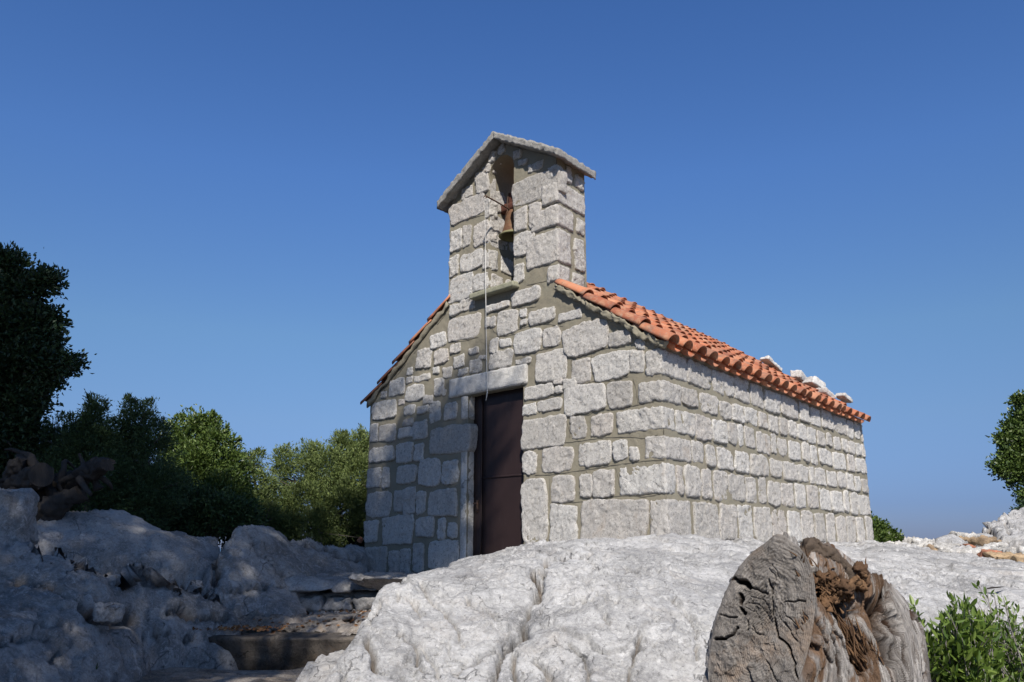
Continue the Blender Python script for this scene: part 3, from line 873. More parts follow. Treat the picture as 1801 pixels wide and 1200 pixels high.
# ================================================================= BELL
t = NT('verdigris_bronze')
c = t.mix(t.ramp(t.noise(9, 6, .7, .5), [(.4, 0), (.62, 1)]), (.10, .045, .022), (.17, .09, .045))
c = t.mix(t.math('MULTIPLY', t.ramp(t.noise(22, 6, .8), [(.55, 0), (.7, 1)]), .6), c, (.16, .19, .12))
M['bronze'] = t.done(c, .75, t.bump(t.noise(50, 5, .7), .004, .7), .4)
t = NT('green_bronze_rim'); M['rim'] = t.done(t.mix(t.noise(20, 5, .7), (.14, .14, .07), (.22, .20, .11)), .8, None, .3)
t = NT('old_red_timber'); M['yoke'] = t.done(t.mix(t.noise(12, 6, .7, sc3=(1, 1, .3)), (.06, .025, .018), (.12, .05, .035)), .85, t.bump(t.noise(30, 5, .7), .008, .8), .2)
t = NT('white_nylon_rope'); M['rope'] = t.done(t.mix(t.noise(80, 3, .6), (.52, .51, .48), (.70, .69, .66)), .9, None, .2)
bc = bk(2.17, 0, .25)
bell = thing('church_bell', bc + Z3 * 3.59, 'small rust-stained bronze bell hanging in the arched opening of the bell cote', 'bell')
def lathe(mb, prof, cen, n=36, m=0):
    a = np.arange(n) * 2 * math.pi / n
    V = np.concatenate([np.stack([cen[0] + r * np.cos(a), cen[1] + r * np.sin(a), np.full(n, cen[2] + z)], 1) for r, z in prof])
    mb.add(V, gridF(len(prof), n, True), m)
b = MB(); lathe(b, [(.0, .33), (.05, .33), (.085, .31), (.098, .27), (.106, .19), (.118, .115), (.137, .055), (.148, .03)], bc + Z3 * 3.59)
b.build('bell_body', M['bronze'], bell)
b = MB(); lathe(b, [(.148, .03), (.172, .012), (.182, 0), (.174, -.012), (.14, .0), (.112, .10), (.08, .2), (.0, .29)], bc + Z3 * 3.59); b.build('bell_rim', M['rim'], bell)
b = MB(); tube(b, [bc + Z3 * 3.86, bc + Z3 * 3.67, bc + Z3 * 3.59], [.008, .008, .01], 8); tube(b, [bc + Z3 * 3.61, bc + Z3 * 3.58, bc + Z3 * 3.55], [.018, .026, .012], 10); b.build('clapper', M['iron'], bell)
yk = MB()
q, F, nn_ = round_box((.19, .05, .05), .012, .03)
Q = bc + Z3 * 3.97 + q[:, :1] * A3 + q[:, 1:2] * B3 + q[:, 2:] * Z3; yk.add(Q + nn_ * (fbm(Q * 14, 3) * .01)[:, None], F)
q, F, nn_ = round_box((.07, .045, .10), .03, .03)
Q = bc + Z3 * 4.06 + q[:, :1] * A3 + q[:, 1:2] * B3 + q[:, 2:] * Z3; yk.add(Q + nn_ * (fbm(Q * 14, 3) * .01)[:, None], F)
yoke = yk.build('yoke', M['yoke'], bell)
b = MB()
for du in (-.05, .05):
    tube(b, [bc + A3 * du + N3 * .055 + Z3 * 3.86, bc + A3 * du + N3 * .058 + Z3 * 4.04, bc + A3 * du * .6 + N3 * .05 + Z3 * 4.14], .007, 6)
tube(b, [bc + A3 * .19 + Z3 * 3.97, bc + A3 * .23 + Z3 * 3.97], .014, 8); tube(b, [bc - A3 * .19 + Z3 * 3.97, bc - A3 * .23 + Z3 * 3.97], .014, 8)
b.build('iron_strap', M['iron'], yoke)
ut, zt_ = px_fac(853, 346, .30)
tip = fac(ut, zt_, .30)
b = MB(); tube(b, spline([bc + Z3 * 3.90, bc + N3 * .2 + Z3 * 3.915, bc * .45 + tip * .55 + Z3 * (3.93 * .45) - Z3 * (0), tip + Z3 * .01], 14) if False else spline([bc + Z3 * 3.90, (bc + Z3 * 3.90) * .5 + tip * .5 + Z3 * .012, tip + Z3 * .012], 12), .009, 8)
a_ = np.linspace(0, 1.7 * math.pi, 12)
tube(b, [tip + A3 * (.018 * math.sin(x)) + Z3 * (.018 * math.cos(x) - .008) for x in a_], .006, 6)
b.build('bell_lever', M['iron'], bell)
rope = MB()
ub, zb_ = px_fac(857, 690, .20)
rb = fac(ub, zb_, .20)
pr = spline([tip - Z3 * .01, tip * .66 + rb * .34 + N3 * .004, tip * .33 + rb * .67 + A3 * .006, rb], 30)
tube(rope, pr, np.interp(np.linspace(0, 1, 30), [0, .25, .3, 1], [.0022, .0022, .0042, .0042]), 7)
tube(rope, spline([rb, rb - Z3 * .04 + A3 * .008, rb - Z3 * .09 + A3 * .022], 6), [.007, .006, .005, .005, .004, .003], 6)
for k in (0, 1, 2): tube(rope, [tip + Z3 * (-.012 - .016 * k), tip + Z3 * (-.02 - .016 * k)], .011, 7)
ro = rope.build('bell_rope', M['rope']); tag(ro, 'thin white bell rope hanging down the facade from the bell lever to the door', 'rope')

# ================================================================= ROCK OUTCROPS
def ringdist(P, ring):
    """signed distance, positive outside"""
    x, y = P[:, 0], P[:, 1]; d = np.full(len(P), 1e9); inside = np.zeros(len(P), bool)
    n = len(ring)
    for i in range(n):
        a, b_ = ring[i], ring[(i + 1) % n]
        e = b_ - a; w_ = P - a
        t_ = np.clip((w_ @ e) / (e @ e + 1e-12), 0, 1)
        d = np.minimum(d, np.hypot(*(w_ - t_[:, None] * e).T))
        c_ = ((a[1] > y) != (b_[1] > y)) & (x < (b_[0] - a[0]) * (y - a[1]) / (b_[1] - a[1] + 1e-12) + a[0])
        inside ^= c_
    return np.where(inside, -d, d)

def rbf_fit(X, z, lam=.004):
    d = np.hypot(X[:, None, 0] - X[None, :, 0], X[:, None, 1] - X[None, :, 1])
    K = np.where(d > 0, d * d * np.log(d + 1e-9), 0) + np.eye(len(X)) * lam
    Pm = np.hstack([np.ones((len(X), 1)), X])
    A_ = np.block([[K, Pm], [Pm.T, np.zeros((3, 3))]])
    return np.linalg.solve(A_, np.concatenate([z, np.zeros(3)]))
def rbf_eval(X, c, Q):
    out = np.empty(len(Q))
    for k in range(0, len(Q), 20000):
        q = Q[k:k + 20000]
        d = np.hypot(q[:, None, 0] - X[None, :, 0], q[:, None, 1] - X[None, :, 1])
        out[k:k + 20000] = np.where(d > 0, d * d * np.log(d + 1e-9), 0) @ c[:len(X)] + c[-3] + q @ c[-2:]
    return out

def poly_d(pp, line):
    line = np.array(line, float); d = np.full(len(pp), 1e9)
    for a, b_ in zip(line[:-1], line[1:]):
        e = b_ - a; w_ = pp - a; t_ = np.clip((w_ @ e) / (e @ e), 0, 1)
        d = np.minimum(d, np.hypot(*(w_ - t_[:, None] * e).T))
    return d

def outcrop(name, label, ring, inner, mat, step=.02, k=2.6, floor=-1.75, amps=(.07, .035, .012), cracks=(), seed=0, grp=None, cat='rock outcrop', strata=0.0, margin=.5, rnd=.12):
    tp = lambda e: np.array(e[1:]) if e[0] == 'w' else at(*e)
    rg = np.array([tp(e) for e in ring]); ins = np.array([tp(e) for e in inner]) if inner else np.zeros((0, 3))
    ctrl = np.vstack([rg, ins]); coef = rbf_fit(ctrl[:, :2], ctrl[:, 2])
    ang = rg[:, 0] / rg[:, 1]
    ymin, ymax = max(rg[:, 1].min() - margin, 1.2), rg[:, 1].max() + margin
    a0, a1 = ang.min() - margin / rg[:, 1].min(), ang.max() + margin / rg[:, 1].min()
    na = int((a1 - a0) * rg[:, 1].min() * 1.15 / step); nd = int(math.log(ymax / ymin) * (ymin + ymax) * .5 / (step * 1.15))
    Y = np.exp(np.linspace(math.log(ymin), math.log(ymax), nd)); A_ = np.linspace(a0, a1, na)
    G = np.stack([(Y[:, None] * A_[None, :]).ravel(), np.repeat(Y, na)], 1)
    z = rbf_eval(ctrl[:, :2], coef, G)
    wob = np.stack([G[:, 0] * 1.7, G[:, 1] * 1.7, np.full(len(G), seed)], 1)
    sd = ringdist(G, rg[:, :2]) + fbm(wob, 3) * .05
    z = np.clip(z, ctrl[:, 2].min() - .3, ctrl[:, 2].max() + .12)
    z = z - k * np.maximum(sd, 0) - .5 * rnd * np.exp(-np.maximum(-sd, 0) / rnd) * .5
    P = np.column_stack([G, z]).reshape(nd, na, 3)
    du = np.gradient(P, axis=1); dv = np.gradient(P, axis=0)
    Nn = np.cross(du, dv).reshape(-1, 3); Nn /= np.linalg.norm(Nn, axis=1)[:, None] + 1e-12
    P = P.reshape(-1, 3)
    Q = P * np.array([1, 1, 1.25]) + seed
    Qw = Q + np.stack([fbm(Q * 2.5, 3), fbm(Q * 2.5 + 31, 3), fbm(Q * 2.5 + 67, 3)], 1) * .09
    f = amps[0] * fbm(Q * 1.1, 3) + amps[1] * 1.5 * facets(Qw, 1.9, seed) + amps[1] * .75 * facets(Qw * np.array([1, 1, 1.6]), 4.7, seed + 3)
    rg_ = sstep(fbm(Q * 1.3 + 15, 3), -.25, .25)
    f = f + amps[2] * (.15 + 1.3 * rg_) * (1.0 * facets(Qw, 13, seed) + .45 * facets(Qw, 31, seed + 9)) + amps[2] * (.35 + .5 * rg_) * fbm(Q * 8, 4)
    n1 = np.abs(pn(Q * np.array([1.6, 1.6, 1.1]) + 40) + .3 * fbm(Q * 5 + 3, 3)); msk = sstep(pn(Q * .7 + 60), -.05, .25)
    f = f - .05 * msk * np.exp(-(n1 / .014) ** 2)
    n2 = np.abs(pn(Q * np.array([3.5, 3.5, 5]) + 80) + .35 * fbm(Q * 10, 3)); msk = sstep(pn(Q * 1.1 + 90), .0, .3)
    f = f - .022 * msk * np.exp(-(n2 / .022) ** 2)
    pk = pn(Q * 16 + 7) + .5 * pn(Q * 33)
    f = f - .010 * sstep(pk, .42, .6)
    if strata: f = f + strata * np.sin((Q[:, 2] + .25 * Q[:, 0] + .15 * fbm(Q * 2, 3)) * 55) * sstep(pn(Q * 1.5), -.2, .2)
    P = P + Nn * f[:, None]
    crack_shade = np.zeros(len(P))
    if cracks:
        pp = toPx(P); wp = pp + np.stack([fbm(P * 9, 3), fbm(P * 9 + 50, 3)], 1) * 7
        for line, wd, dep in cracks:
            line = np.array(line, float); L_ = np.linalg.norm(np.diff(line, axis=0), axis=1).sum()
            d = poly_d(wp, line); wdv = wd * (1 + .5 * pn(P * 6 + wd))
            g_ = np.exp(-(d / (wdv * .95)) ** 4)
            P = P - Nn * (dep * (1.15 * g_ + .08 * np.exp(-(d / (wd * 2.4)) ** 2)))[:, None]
            crack_shade = np.maximum(crack_shade, g_ * np.clip(dep * 9, 0, 1))  # painted crack shade follows the width and depth of the carve
    F = gridF(nd, na)
    keep = P[F][:, :, 2].max(1) > floor
    F = F[keep]
    used = np.unique(F); mp = -np.ones(len(P), int); mp[used] = np.arange(len(used))
    mb = MB(); mb.add(P[used], mp[F], 0, crack_shade[used])
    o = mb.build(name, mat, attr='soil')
    return tag(o, label, cat, grp)

main_ring = [(572,1220,4.45),(584,1172,4.6),(606,1142,4.75),(640,1108,4.95),(650,1072,5.2),(665,1040,5.5),(700,1022,5.8),(735,1011,6.1),(770,996,6.6),(810,984,7.2),(850,975,7.8),(880,966,8.2),
    ('w',-.1,9.0,-.12),('w',.9,9.4,-.1),('w',3,11,-.1),('w',5.0,14.0,-.1),('w',6.4,13.6,-.05),(1600,962,11.8),(1700,976,10.2),(1801,992,9.2),(1950,1015,8.2),(2050,1220,5.2),
    (1801,1240,4.9),(1600,1250,4.8),(1300,1255,4.55),(1100,1255,4.5),(900,1260,4.4),(700,1250,4.35)]
main_in = [(1000,1180,4.75),(1000,1100,5.0),(1000,1040,5.35),(1000,1000,5.8),(1000,972,6.6),(1000,954,8.1),(1100,948,7.8),(1175,944,7.42),(1240,950,8.0),(1300,955,8.6),(1400,957,9.8),(1480,957,11.0),(1540,957,12.4),
    (1150,1180,4.8),(1150,1100,5.05),(1150,1040,5.4),(1150,1000,5.9),(1150,968,6.7),(1250,1150,4.95),(1280,1050,5.5),(1300,1000,6.2),(1400,975,7.8),(1350,1150,5.0),
    (1500,1150,5.3),(1500,1060,6.0),(1500,1000,7.2),(1650,1150,5.4),(1650,1060,6.1),(1650,1000,7.6),(1600,1200,5.1),(1800,1150,5.5),(1800,1060,6.5),(1750,1100,5.9),
    (905,964,8.3),(880,1000,6.0),(860,1040,5.5),(850,1100,5.1),(850,1170,4.8),(780,1020,5.9),(760,1060,5.35),(750,1120,5.0),(740,1190,4.7),(680,1080,5.15),(680,1150,4.8),(610,1180,4.6),(925,1090,5.25),(950,1030,5.6)]
main_cracks = [([(965,985),(955,1005),(948,1030),(930,1065),(918,1100),(890,1130),(875,1165),(868,1210)], 3.8, .16), ([(893,1128),(915,1108)], 10, .24), ([(948,1040),(943,1052)], 7, .12), ([(905,1145),(900,1170),(910,1200)], 4, .08), ([(940,1160),(965,1190),(985,1205)], 5, .06), ([(830,1165),(860,1150),(885,1130)], 3, .05), ([(700,1045),(725,1060),(740,1085)], 4, .05), ([(780,1075),(800,1100),(810,1125)], 2.5, .05), ([(700,1110),(730,1135),(745,1180)], 3, .07), ([(820,1050),(850,1075),(880,1090)], 2.8, .05), ([(1010,1060),(1050,1045),(1090,1055)], 2.6, .04), ([(1000,1130),(1030,1160),(1035,1200)], 2.6, .05), ([(1180,1050),(1210,1080),(1230,1120)], 2.4, .04),
    ([(953,985),(975,982),(1005,978),(1035,973)], 4.5, .12), ([(1125,1115),(1122,1140),(1112,1170),(1108,1200)], 3.2, .09), ([(1228,1130),(1226,1155)], 3, .07), ([(645,1115),(655,1140),(662,1178)], 5, .12), ([(665,1060),(650,1095)], 4, .07), ([(1100,1000),(1130,1010),(1160,1005)], 3, .04), ([(930,1010),(948,1000)], 4, .1), ([(1060,1080),(1075,1100)], 3, .04),
    ([(745,1030),(760,1060),(785,1075)], 6, .035), ([(735,1130),(760,1165),(770,1195)], 4, .03), ([(800,1180),(860,1150)], 5, .03), ([(935,1000),(945,1020)], 5, .1)]
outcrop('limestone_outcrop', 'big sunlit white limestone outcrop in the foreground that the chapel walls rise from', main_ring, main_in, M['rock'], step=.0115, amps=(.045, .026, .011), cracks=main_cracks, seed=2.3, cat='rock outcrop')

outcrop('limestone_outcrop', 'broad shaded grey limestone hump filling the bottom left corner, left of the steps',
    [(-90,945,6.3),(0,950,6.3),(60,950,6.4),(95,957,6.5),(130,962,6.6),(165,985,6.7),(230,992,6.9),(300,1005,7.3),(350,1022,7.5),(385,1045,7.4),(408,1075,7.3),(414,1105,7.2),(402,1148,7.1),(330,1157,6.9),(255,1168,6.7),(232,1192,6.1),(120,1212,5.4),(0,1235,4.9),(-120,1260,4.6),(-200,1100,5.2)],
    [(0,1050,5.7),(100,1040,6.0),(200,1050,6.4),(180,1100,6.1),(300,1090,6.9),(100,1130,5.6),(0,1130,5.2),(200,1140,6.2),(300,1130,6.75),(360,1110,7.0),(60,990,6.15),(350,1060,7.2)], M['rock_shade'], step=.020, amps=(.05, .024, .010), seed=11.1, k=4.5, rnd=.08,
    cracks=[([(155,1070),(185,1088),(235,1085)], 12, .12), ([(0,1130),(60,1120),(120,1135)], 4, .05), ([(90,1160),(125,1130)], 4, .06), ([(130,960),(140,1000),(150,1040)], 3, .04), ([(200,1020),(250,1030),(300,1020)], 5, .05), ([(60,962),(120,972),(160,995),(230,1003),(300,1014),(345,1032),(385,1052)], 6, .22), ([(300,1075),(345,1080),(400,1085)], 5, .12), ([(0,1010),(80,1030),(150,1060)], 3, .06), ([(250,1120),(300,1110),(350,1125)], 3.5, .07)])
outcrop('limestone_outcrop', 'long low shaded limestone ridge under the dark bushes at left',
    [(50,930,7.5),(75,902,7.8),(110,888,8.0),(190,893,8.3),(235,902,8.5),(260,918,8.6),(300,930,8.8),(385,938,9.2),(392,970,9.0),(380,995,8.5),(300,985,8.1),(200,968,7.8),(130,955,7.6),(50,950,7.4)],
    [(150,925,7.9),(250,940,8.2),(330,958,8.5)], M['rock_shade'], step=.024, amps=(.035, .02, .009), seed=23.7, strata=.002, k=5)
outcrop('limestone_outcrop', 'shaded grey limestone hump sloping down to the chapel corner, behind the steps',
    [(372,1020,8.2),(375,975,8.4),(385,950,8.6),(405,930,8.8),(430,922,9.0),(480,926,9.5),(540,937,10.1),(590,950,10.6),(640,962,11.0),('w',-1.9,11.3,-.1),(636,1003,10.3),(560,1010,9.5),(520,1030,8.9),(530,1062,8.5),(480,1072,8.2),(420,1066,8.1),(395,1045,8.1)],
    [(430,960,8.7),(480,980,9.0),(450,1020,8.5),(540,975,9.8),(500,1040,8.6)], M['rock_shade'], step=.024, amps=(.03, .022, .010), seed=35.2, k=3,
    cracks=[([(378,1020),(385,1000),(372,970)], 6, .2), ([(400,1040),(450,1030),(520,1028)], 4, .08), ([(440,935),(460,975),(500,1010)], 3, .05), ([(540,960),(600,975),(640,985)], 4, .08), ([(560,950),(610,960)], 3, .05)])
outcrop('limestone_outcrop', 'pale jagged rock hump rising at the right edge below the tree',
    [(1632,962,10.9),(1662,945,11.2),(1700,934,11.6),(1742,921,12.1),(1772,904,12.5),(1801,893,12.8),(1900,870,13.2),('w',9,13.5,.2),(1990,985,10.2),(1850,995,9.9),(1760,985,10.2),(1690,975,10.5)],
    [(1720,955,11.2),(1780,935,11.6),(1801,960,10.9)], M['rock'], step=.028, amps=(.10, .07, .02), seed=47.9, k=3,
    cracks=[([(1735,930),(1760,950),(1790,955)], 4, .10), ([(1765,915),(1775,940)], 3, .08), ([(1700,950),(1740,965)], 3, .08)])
outcrop('limestone_boulder', 'low darker limestone boulder at the foot of the sunlit outcrop beside the steps',
    [(500,1215,4.75),(520,1185,4.95),(545,1160,5.1),(585,1142,5.25),(630,1136,5.3),(650,1180,4.9),(640,1235,4.6),(560,1245,4.55)], [(570,1172,5.0),(600,1160,5.1)], M['rock_shade'], step=.018, amps=(.025, .016, .008), seed=52.9, k=1.6, margin=.4, cat='boulder')

def rough_rock(name, label, cat, c, h, rot, mat, amp=.15, res=.02, seed=0, grp=None, parent=None, r=.35, mb=None):
    q, F, nn_ = round_box(h, min(h) * r, res)
    Rm = np.array(Matrix.Rotation(rot[2], 3, 'Z') @ Matrix.Rotation(rot[1], 3, 'Y') @ Matrix.Rotation(rot[0], 3, 'X'))
    s = float(np.mean(h)); sh = rng.uniform(-.25, .25, 2)
    q = q * (1 + sh[0] * q[:, 2:3] / h[2] * np.array([1, 1, 0])) 
    qq = q / s + seed
    qw = qq + np.stack([fbm(qq * 2, 2), fbm(qq * 2 + 9, 2), fbm(qq * 2 + 19, 2)], 1) * .1
    f = amp * s * (fbm(qq * .9, 3) * .7 + .8 * facets(qw, 1.3) + .4 * facets(qw, 3.2, 4) + .15 * facets(qw, 8, 6)) + .004 * fbm(q * 22 + seed, 3)
    q = q + nn_ * f[:, None]
    V = q @ Rm.T + np.asarray(c)
    if mb is not None:
        mb.add(V, F); return None
    b_ = MB(); b_.add(V, F); o = b_.build(name, mat, parent)
    if label: tag(o, label, cat, grp)
    return o

rough_rock('limestone_block', 'upright rounded grey block on the left edge below the driftwood', 'boulder', at(8, 917, 6.7), (.20, .18, .25), (0, .1, .2), M['rock_shade'], .16, .02, 3)
rough_rock('loose_stone', 'fist-sized loose grey stone lying in the pocket of the bottom left rock hump', 'stone', at(190, 1078, 6.05), (.09, .07, .055), (.1, .1, .5), M['rock_shade'], .25, .012, 8)

# ---- steps and terrace
G_ = 'steps up to the chapel'
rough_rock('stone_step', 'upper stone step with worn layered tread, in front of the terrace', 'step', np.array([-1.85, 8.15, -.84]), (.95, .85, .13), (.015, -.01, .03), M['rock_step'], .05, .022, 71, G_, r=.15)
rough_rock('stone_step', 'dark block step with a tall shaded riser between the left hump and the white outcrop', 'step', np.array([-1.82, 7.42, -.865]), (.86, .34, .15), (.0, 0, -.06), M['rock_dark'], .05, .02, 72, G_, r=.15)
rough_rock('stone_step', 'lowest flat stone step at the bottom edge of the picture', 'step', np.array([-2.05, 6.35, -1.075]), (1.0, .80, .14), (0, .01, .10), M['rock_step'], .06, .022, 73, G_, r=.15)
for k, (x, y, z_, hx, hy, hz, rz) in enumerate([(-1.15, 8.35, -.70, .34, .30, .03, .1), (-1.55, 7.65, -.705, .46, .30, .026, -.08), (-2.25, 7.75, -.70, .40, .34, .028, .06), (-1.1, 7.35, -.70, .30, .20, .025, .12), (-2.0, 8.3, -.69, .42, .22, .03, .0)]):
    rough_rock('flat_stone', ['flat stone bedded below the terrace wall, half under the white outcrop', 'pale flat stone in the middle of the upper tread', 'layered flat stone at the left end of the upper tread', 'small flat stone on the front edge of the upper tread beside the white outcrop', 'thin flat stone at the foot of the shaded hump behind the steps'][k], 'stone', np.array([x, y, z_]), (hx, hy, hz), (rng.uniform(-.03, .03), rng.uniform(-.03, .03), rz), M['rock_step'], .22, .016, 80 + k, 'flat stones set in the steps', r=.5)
ter = thing('stone_terrace', at(620, 1070, 9.0), 'low dry-stone terrace with big flat slabs in front of the chapel door', 'terrace')
for k, (x, y, hx, hy) in enumerate([(-2.0, 9.45, .52, .55), (-1.15, 9.35, .42, .55), (-.45, 9.2, .45, .6)]):
    b = MB(); rough_rock('', None, None, (x, y, -.39 + .01 * k), (hx, hy, .065), (0, .01, rng.uniform(-.1, .1)), None, .12, .02, 90 + k, mb=b, r=.3); b.build('slab', M['rock_shade'], ter)
b = MB(); x = -2.5
for row, (zc, hz) in enumerate(((-.585, .07), (-.73, .085))):
    x = -2.45 + row * .1
    while x < -.5:
        hw = rng.uniform(.07, .16); rough_rock('', None, None, (x + hw, 9.05 - row * .05 + rng.uniform(-.02, .02), zc), (hw, .12, hz * rng.uniform(.8, 1)), (0, rng.uniform(-.1, .1), rng.uniform(-.2, .2)), None, .25, .02, x * 7 + row, mb=b); x += 2 * hw + .005
rough_rock('', None, None, (-1.6, 9.5, -.7), (1.0, .35, .22), (0, 0, 0), None, .05, .05, 5, mb=b)
b.build('wall_stones', M['rock_shade'], ter)

# ---- rubble at the right
cols = ['w', 'o', 'w', 'w', 'r', 'w', 'o', 'w', 'w', 'o', 'w']
spec = [(1580,962,11.6,.16,.06,'w','pale rubble stone at the left end of the low rubble wall'),(1612,957,11.8,.17,.07,'w',None),(1648,958,11.6,.14,.06,'w',None),(1690,951,11.5,.17,.075,'w','round-topped pale stone highest on the low rubble wall'),(1725,958,11.2,.20,.07,'o','long ochre stone on top of the rubble wall at right'),
        (1598,972,10.9,.12,.05,'w',None),(1630,970,10.8,.15,.05,'o',None),(1665,967,10.7,.15,.055,'w',None),(1702,964,10.6,.07,.035,'r','small orange-red stone in the rubble wall'),(1640,978,10.2,.12,.04,'w',None),(1672,975,10.1,.11,.045,'w',None),(1700,972,10.2,.13,.04,'w',None),
        (1745,976,9.9,.12,.04,'r','flat reddish stone in the lower rubble row'),(1770,982,9.7,.17,.045,'o','flat ochre slab leaning low in the rubble at the right edge'),(1796,988,9.5,.12,.04,'o','small ochre stone beside the flat slab at the right edge'),(1725,971,10.2,.10,.045,'w',None),(1812,985,9.7,.13,.06,'w',None),(1752,964,10.6,.12,.05,'w',None),(1790,972,10.3,.14,.05,'w',None)]
for k, (px, py, Y, hx, hz, cl, lab) in enumerate(spec):
    rough_rock('rubble_stone', lab or 'pale grey rubble stone piled on the rock right of the chapel', 'stone', at(px, py, Y), (hx, hx * .75, hz), (rng.uniform(-.25, .25), rng.uniform(-.2, .2), rng.uniform(0, 3)), M['rubble_' + cl], .3, .022, 100 + k * 3, 'rubble stones right of the chapel')

# ---- stones weighing down the roof tiles
for k, (v, u, lift, hx, hy, hz, rz, lab) in enumerate([(5.95, 1.22, .20, .24, .10, .035, .7, 'thin white slab lying on the roof tiles, foremost of the roof stones'), (6.2, .86, .20, .16, .11, .075, .9, 'jagged white rock on the roof tiles, second from the front'),
        (6.22, .60, .24, .17, .13, .085, .5, 'largest rounded grey-white rock on the roof near the rear eave'), (6.15, .42, .15, .17, .10, .045, .7, 'flat grey-white rock below the largest rock on the roof'), (6.42, .22, .24, .14, .10, .035, .6, 'white brick-shaped stone at the rear end of the roof')]):
    p = R3 + A3 * u + B3 * v + Z3 * (float(gable(u)) + lift + .02)
    rough_rock('roof_stone', lab, 'stone', p, (hx * .85, hy * .85, hz * .85), (.1, .4, rz), M['rubble_w'], .10, .018, 200 + k, 'stones weighing down the roof tiles')

# ================================================================= WOOD
t = NT('weathered_end_grain')
mp = t.n('ShaderNodeMapping'); t.l(t.co, mp.inputs[0])
uvn = t.attr('ringr')
wv = t.math('SINE', t.math('MULTIPLY', t.math('ADD', uvn, t.math('MULTIPLY', t.noise(5, 5, .6), .05)), 420))
wv2 = t.math('MULTIPLY', t.math('ADD', wv, 1), .5)
c = t.mix(t.ramp(t.noise(9, 8, .75, .5), [(.35, 0), (.65, 1)]), (0.135, 0.124, 0.114), (0.288, 0.266, 0.243))
c = t.mix(t.math('MULTIPLY', wv2, .45), c, (.10, .088, .078))
c = t.mix(t.ramp(t.attr('pit'), [(.2, 0), (.7, 1)]), c, (.03, .022, .018))
c = t.mix(t.math('MULTIPLY', t.ramp(t.noise(28, 7, .8, 1.5), [(.36, 1), (.46, 0)]), .8), c, (.05, .04, .033))
c = t.mix(t.math('MULTIPLY', t.ramp(t.noise(4, 5, .7), [(.52, 0), (.68, 1)]), .5), c, (.27, .19, .13))
bb = t.bump(wv2, .0025, .6); bb = t.bump(t.noise(26, 8, .8, 1), .012, .9, bb)
M['endgrain'] = t.done(c, .9, bb, .15)
t = NT('silvered_wood')
fi = t.attr('fibre')          # runs across the fibres
cmb = t.n('ShaderNodeCombineXYZ'); t.l(fi, cmb.inputs[0]); t.l(t.attr('along'), cmb.inputs[1])
g1 = t.noise(1, 6, .7, .3, vec=cmb.outputs[0], sc3=(60, 2.2, 1)); g2 = t.noise(1, 7, .75, .4, vec=cmb.outputs[0], sc3=(190, 5, 1))
c = t.mix(t.ramp(g1, [(.36, 0), (.62, 1)]), (0.128, 0.115, 0.106), (0.425, 0.404, 0.383))
c = t.mix(t.math('MULTIPLY', t.ramp(g2, [(.38, 1), (.50, 0)]), .85), c, (.07, .055, .045))
rot = t.ramp(t.noise(1, 5, .7, .6, vec=cmb.outputs[0], sc3=(14, 2.5, 1)), [(.44, 0), (.52, 1)])
c = t.mix(t.math('MULTIPLY', rot, t.attr('rot')), c, t.mix(g2, (.05, .028, .017), (.22, .125, .065)))
c = t.mix(t.ramp(t.attr('pit'), [(.25, 0), (.8, 1)]), c, (.045, .025, .016))
bb = t.bump(g1, .02, 1); bb = t.bump(g2, .010, 1, bb)
M['silver'] = t.done(c, .85, bb, .2)
t = NT('rotten_heartwood'); c = t.ramp(t.island(), [(0, (.05, .03, .018)), (.35, (.13, .07, .035)), (.6, (.25, .15, .08)), (.8, (.09, .055, .035)), (1, (.03, .02, .016))])
M['rotten'] = t.done(t.mix(t.noise(40, 5, .7), c, (.12, .07, .04)), .9, t.bump(t.noise(70, 5, .8), .004, 1), .15)

def multi_attr(o, d):
    for k, v in d.items():
        a = o.data.attributes.new(k, 'FLOAT', 'POINT'); a.data.foreach_set('value', np.asarray(v, np.float32))

SY = 3.25
stump = thing('weathered_stump', at(1440, 1290, SY), 'huge silvery weathered tree stump with sawn face and rotten brown hollow, bottom right', 'tree stump')
O_px = [(1372,951,3.25),(1403,965,3.30),(1440,966,3.36),(1470,985,3.42),(1498,1008,3.46),(1525,1022,3.5),(1548,1028,3.52),(1566,1044,3.54),(1586,1070,3.56),(1602,1098,3.57),(1608,1142,3.56),(1610,1210,3.55),(1612,1300,3.55)]
I_px = [(1302,1285,3.25),(1300,1310,3.3),(1310,1325,3.3),(1322,1335,3.3),(1335,1345,3.3),(1350,1352,3.3),(1365,1358,3.3),(1380,1362,3.3),(1395,1366,3.3),(1405,1370,3.3),(1415,1376,3.3),(1422,1382,3.3),(1430,1390,3.3)]
Op = spline([at(*p) for p in O_px], 330); Ip = spline([at(*p) for p in I_px], 330)
m0 = np.array([.78, -.60, .0]); m0 /= np.linalg.norm(m0)
m1 = np.array([.15, -1, .25]); m1 /= np.linalg.norm(m1)
KK, NN = 330, 600
V = []; fib = []; alo = []
for k in range(KK):
    f = k / (KK - 1)
    cc = (Op[k] + Ip[k]) / 2; h = (Op[k] - Ip[k]) / 2
    m = m0 * (1 - sstep(f, 0, .5)) + m1 * sstep(f, 0, .5); m /= np.linalg.norm(m)
    wdt = .188 * (1 - f) + .25 * f
    a = np.arange(NN) * 2 * math.pi / NN            # a=0 -> outer silhouette, a=pi/2 -> towards the camera
    ex = .93 + .07 * sstep(f, 0, .4); ca, sa = np.cos(a), np.sin(a)
    V.append(cc + (np.sign(ca) * np.abs(ca) ** ex)[:, None] * h + (np.sign(sa) * np.abs(sa) ** ex)[:, None] * m * wdt)
    fib.append(a / (2 * math.pi)); alo.append(np.full(NN, f))
V = np.array(V); fib = np.concatenate(fib); alo = np.concatenate(alo)
du = np.roll(V, -1, 1) - np.roll(V, 1, 1); dv = np.gradient(V, axis=0)
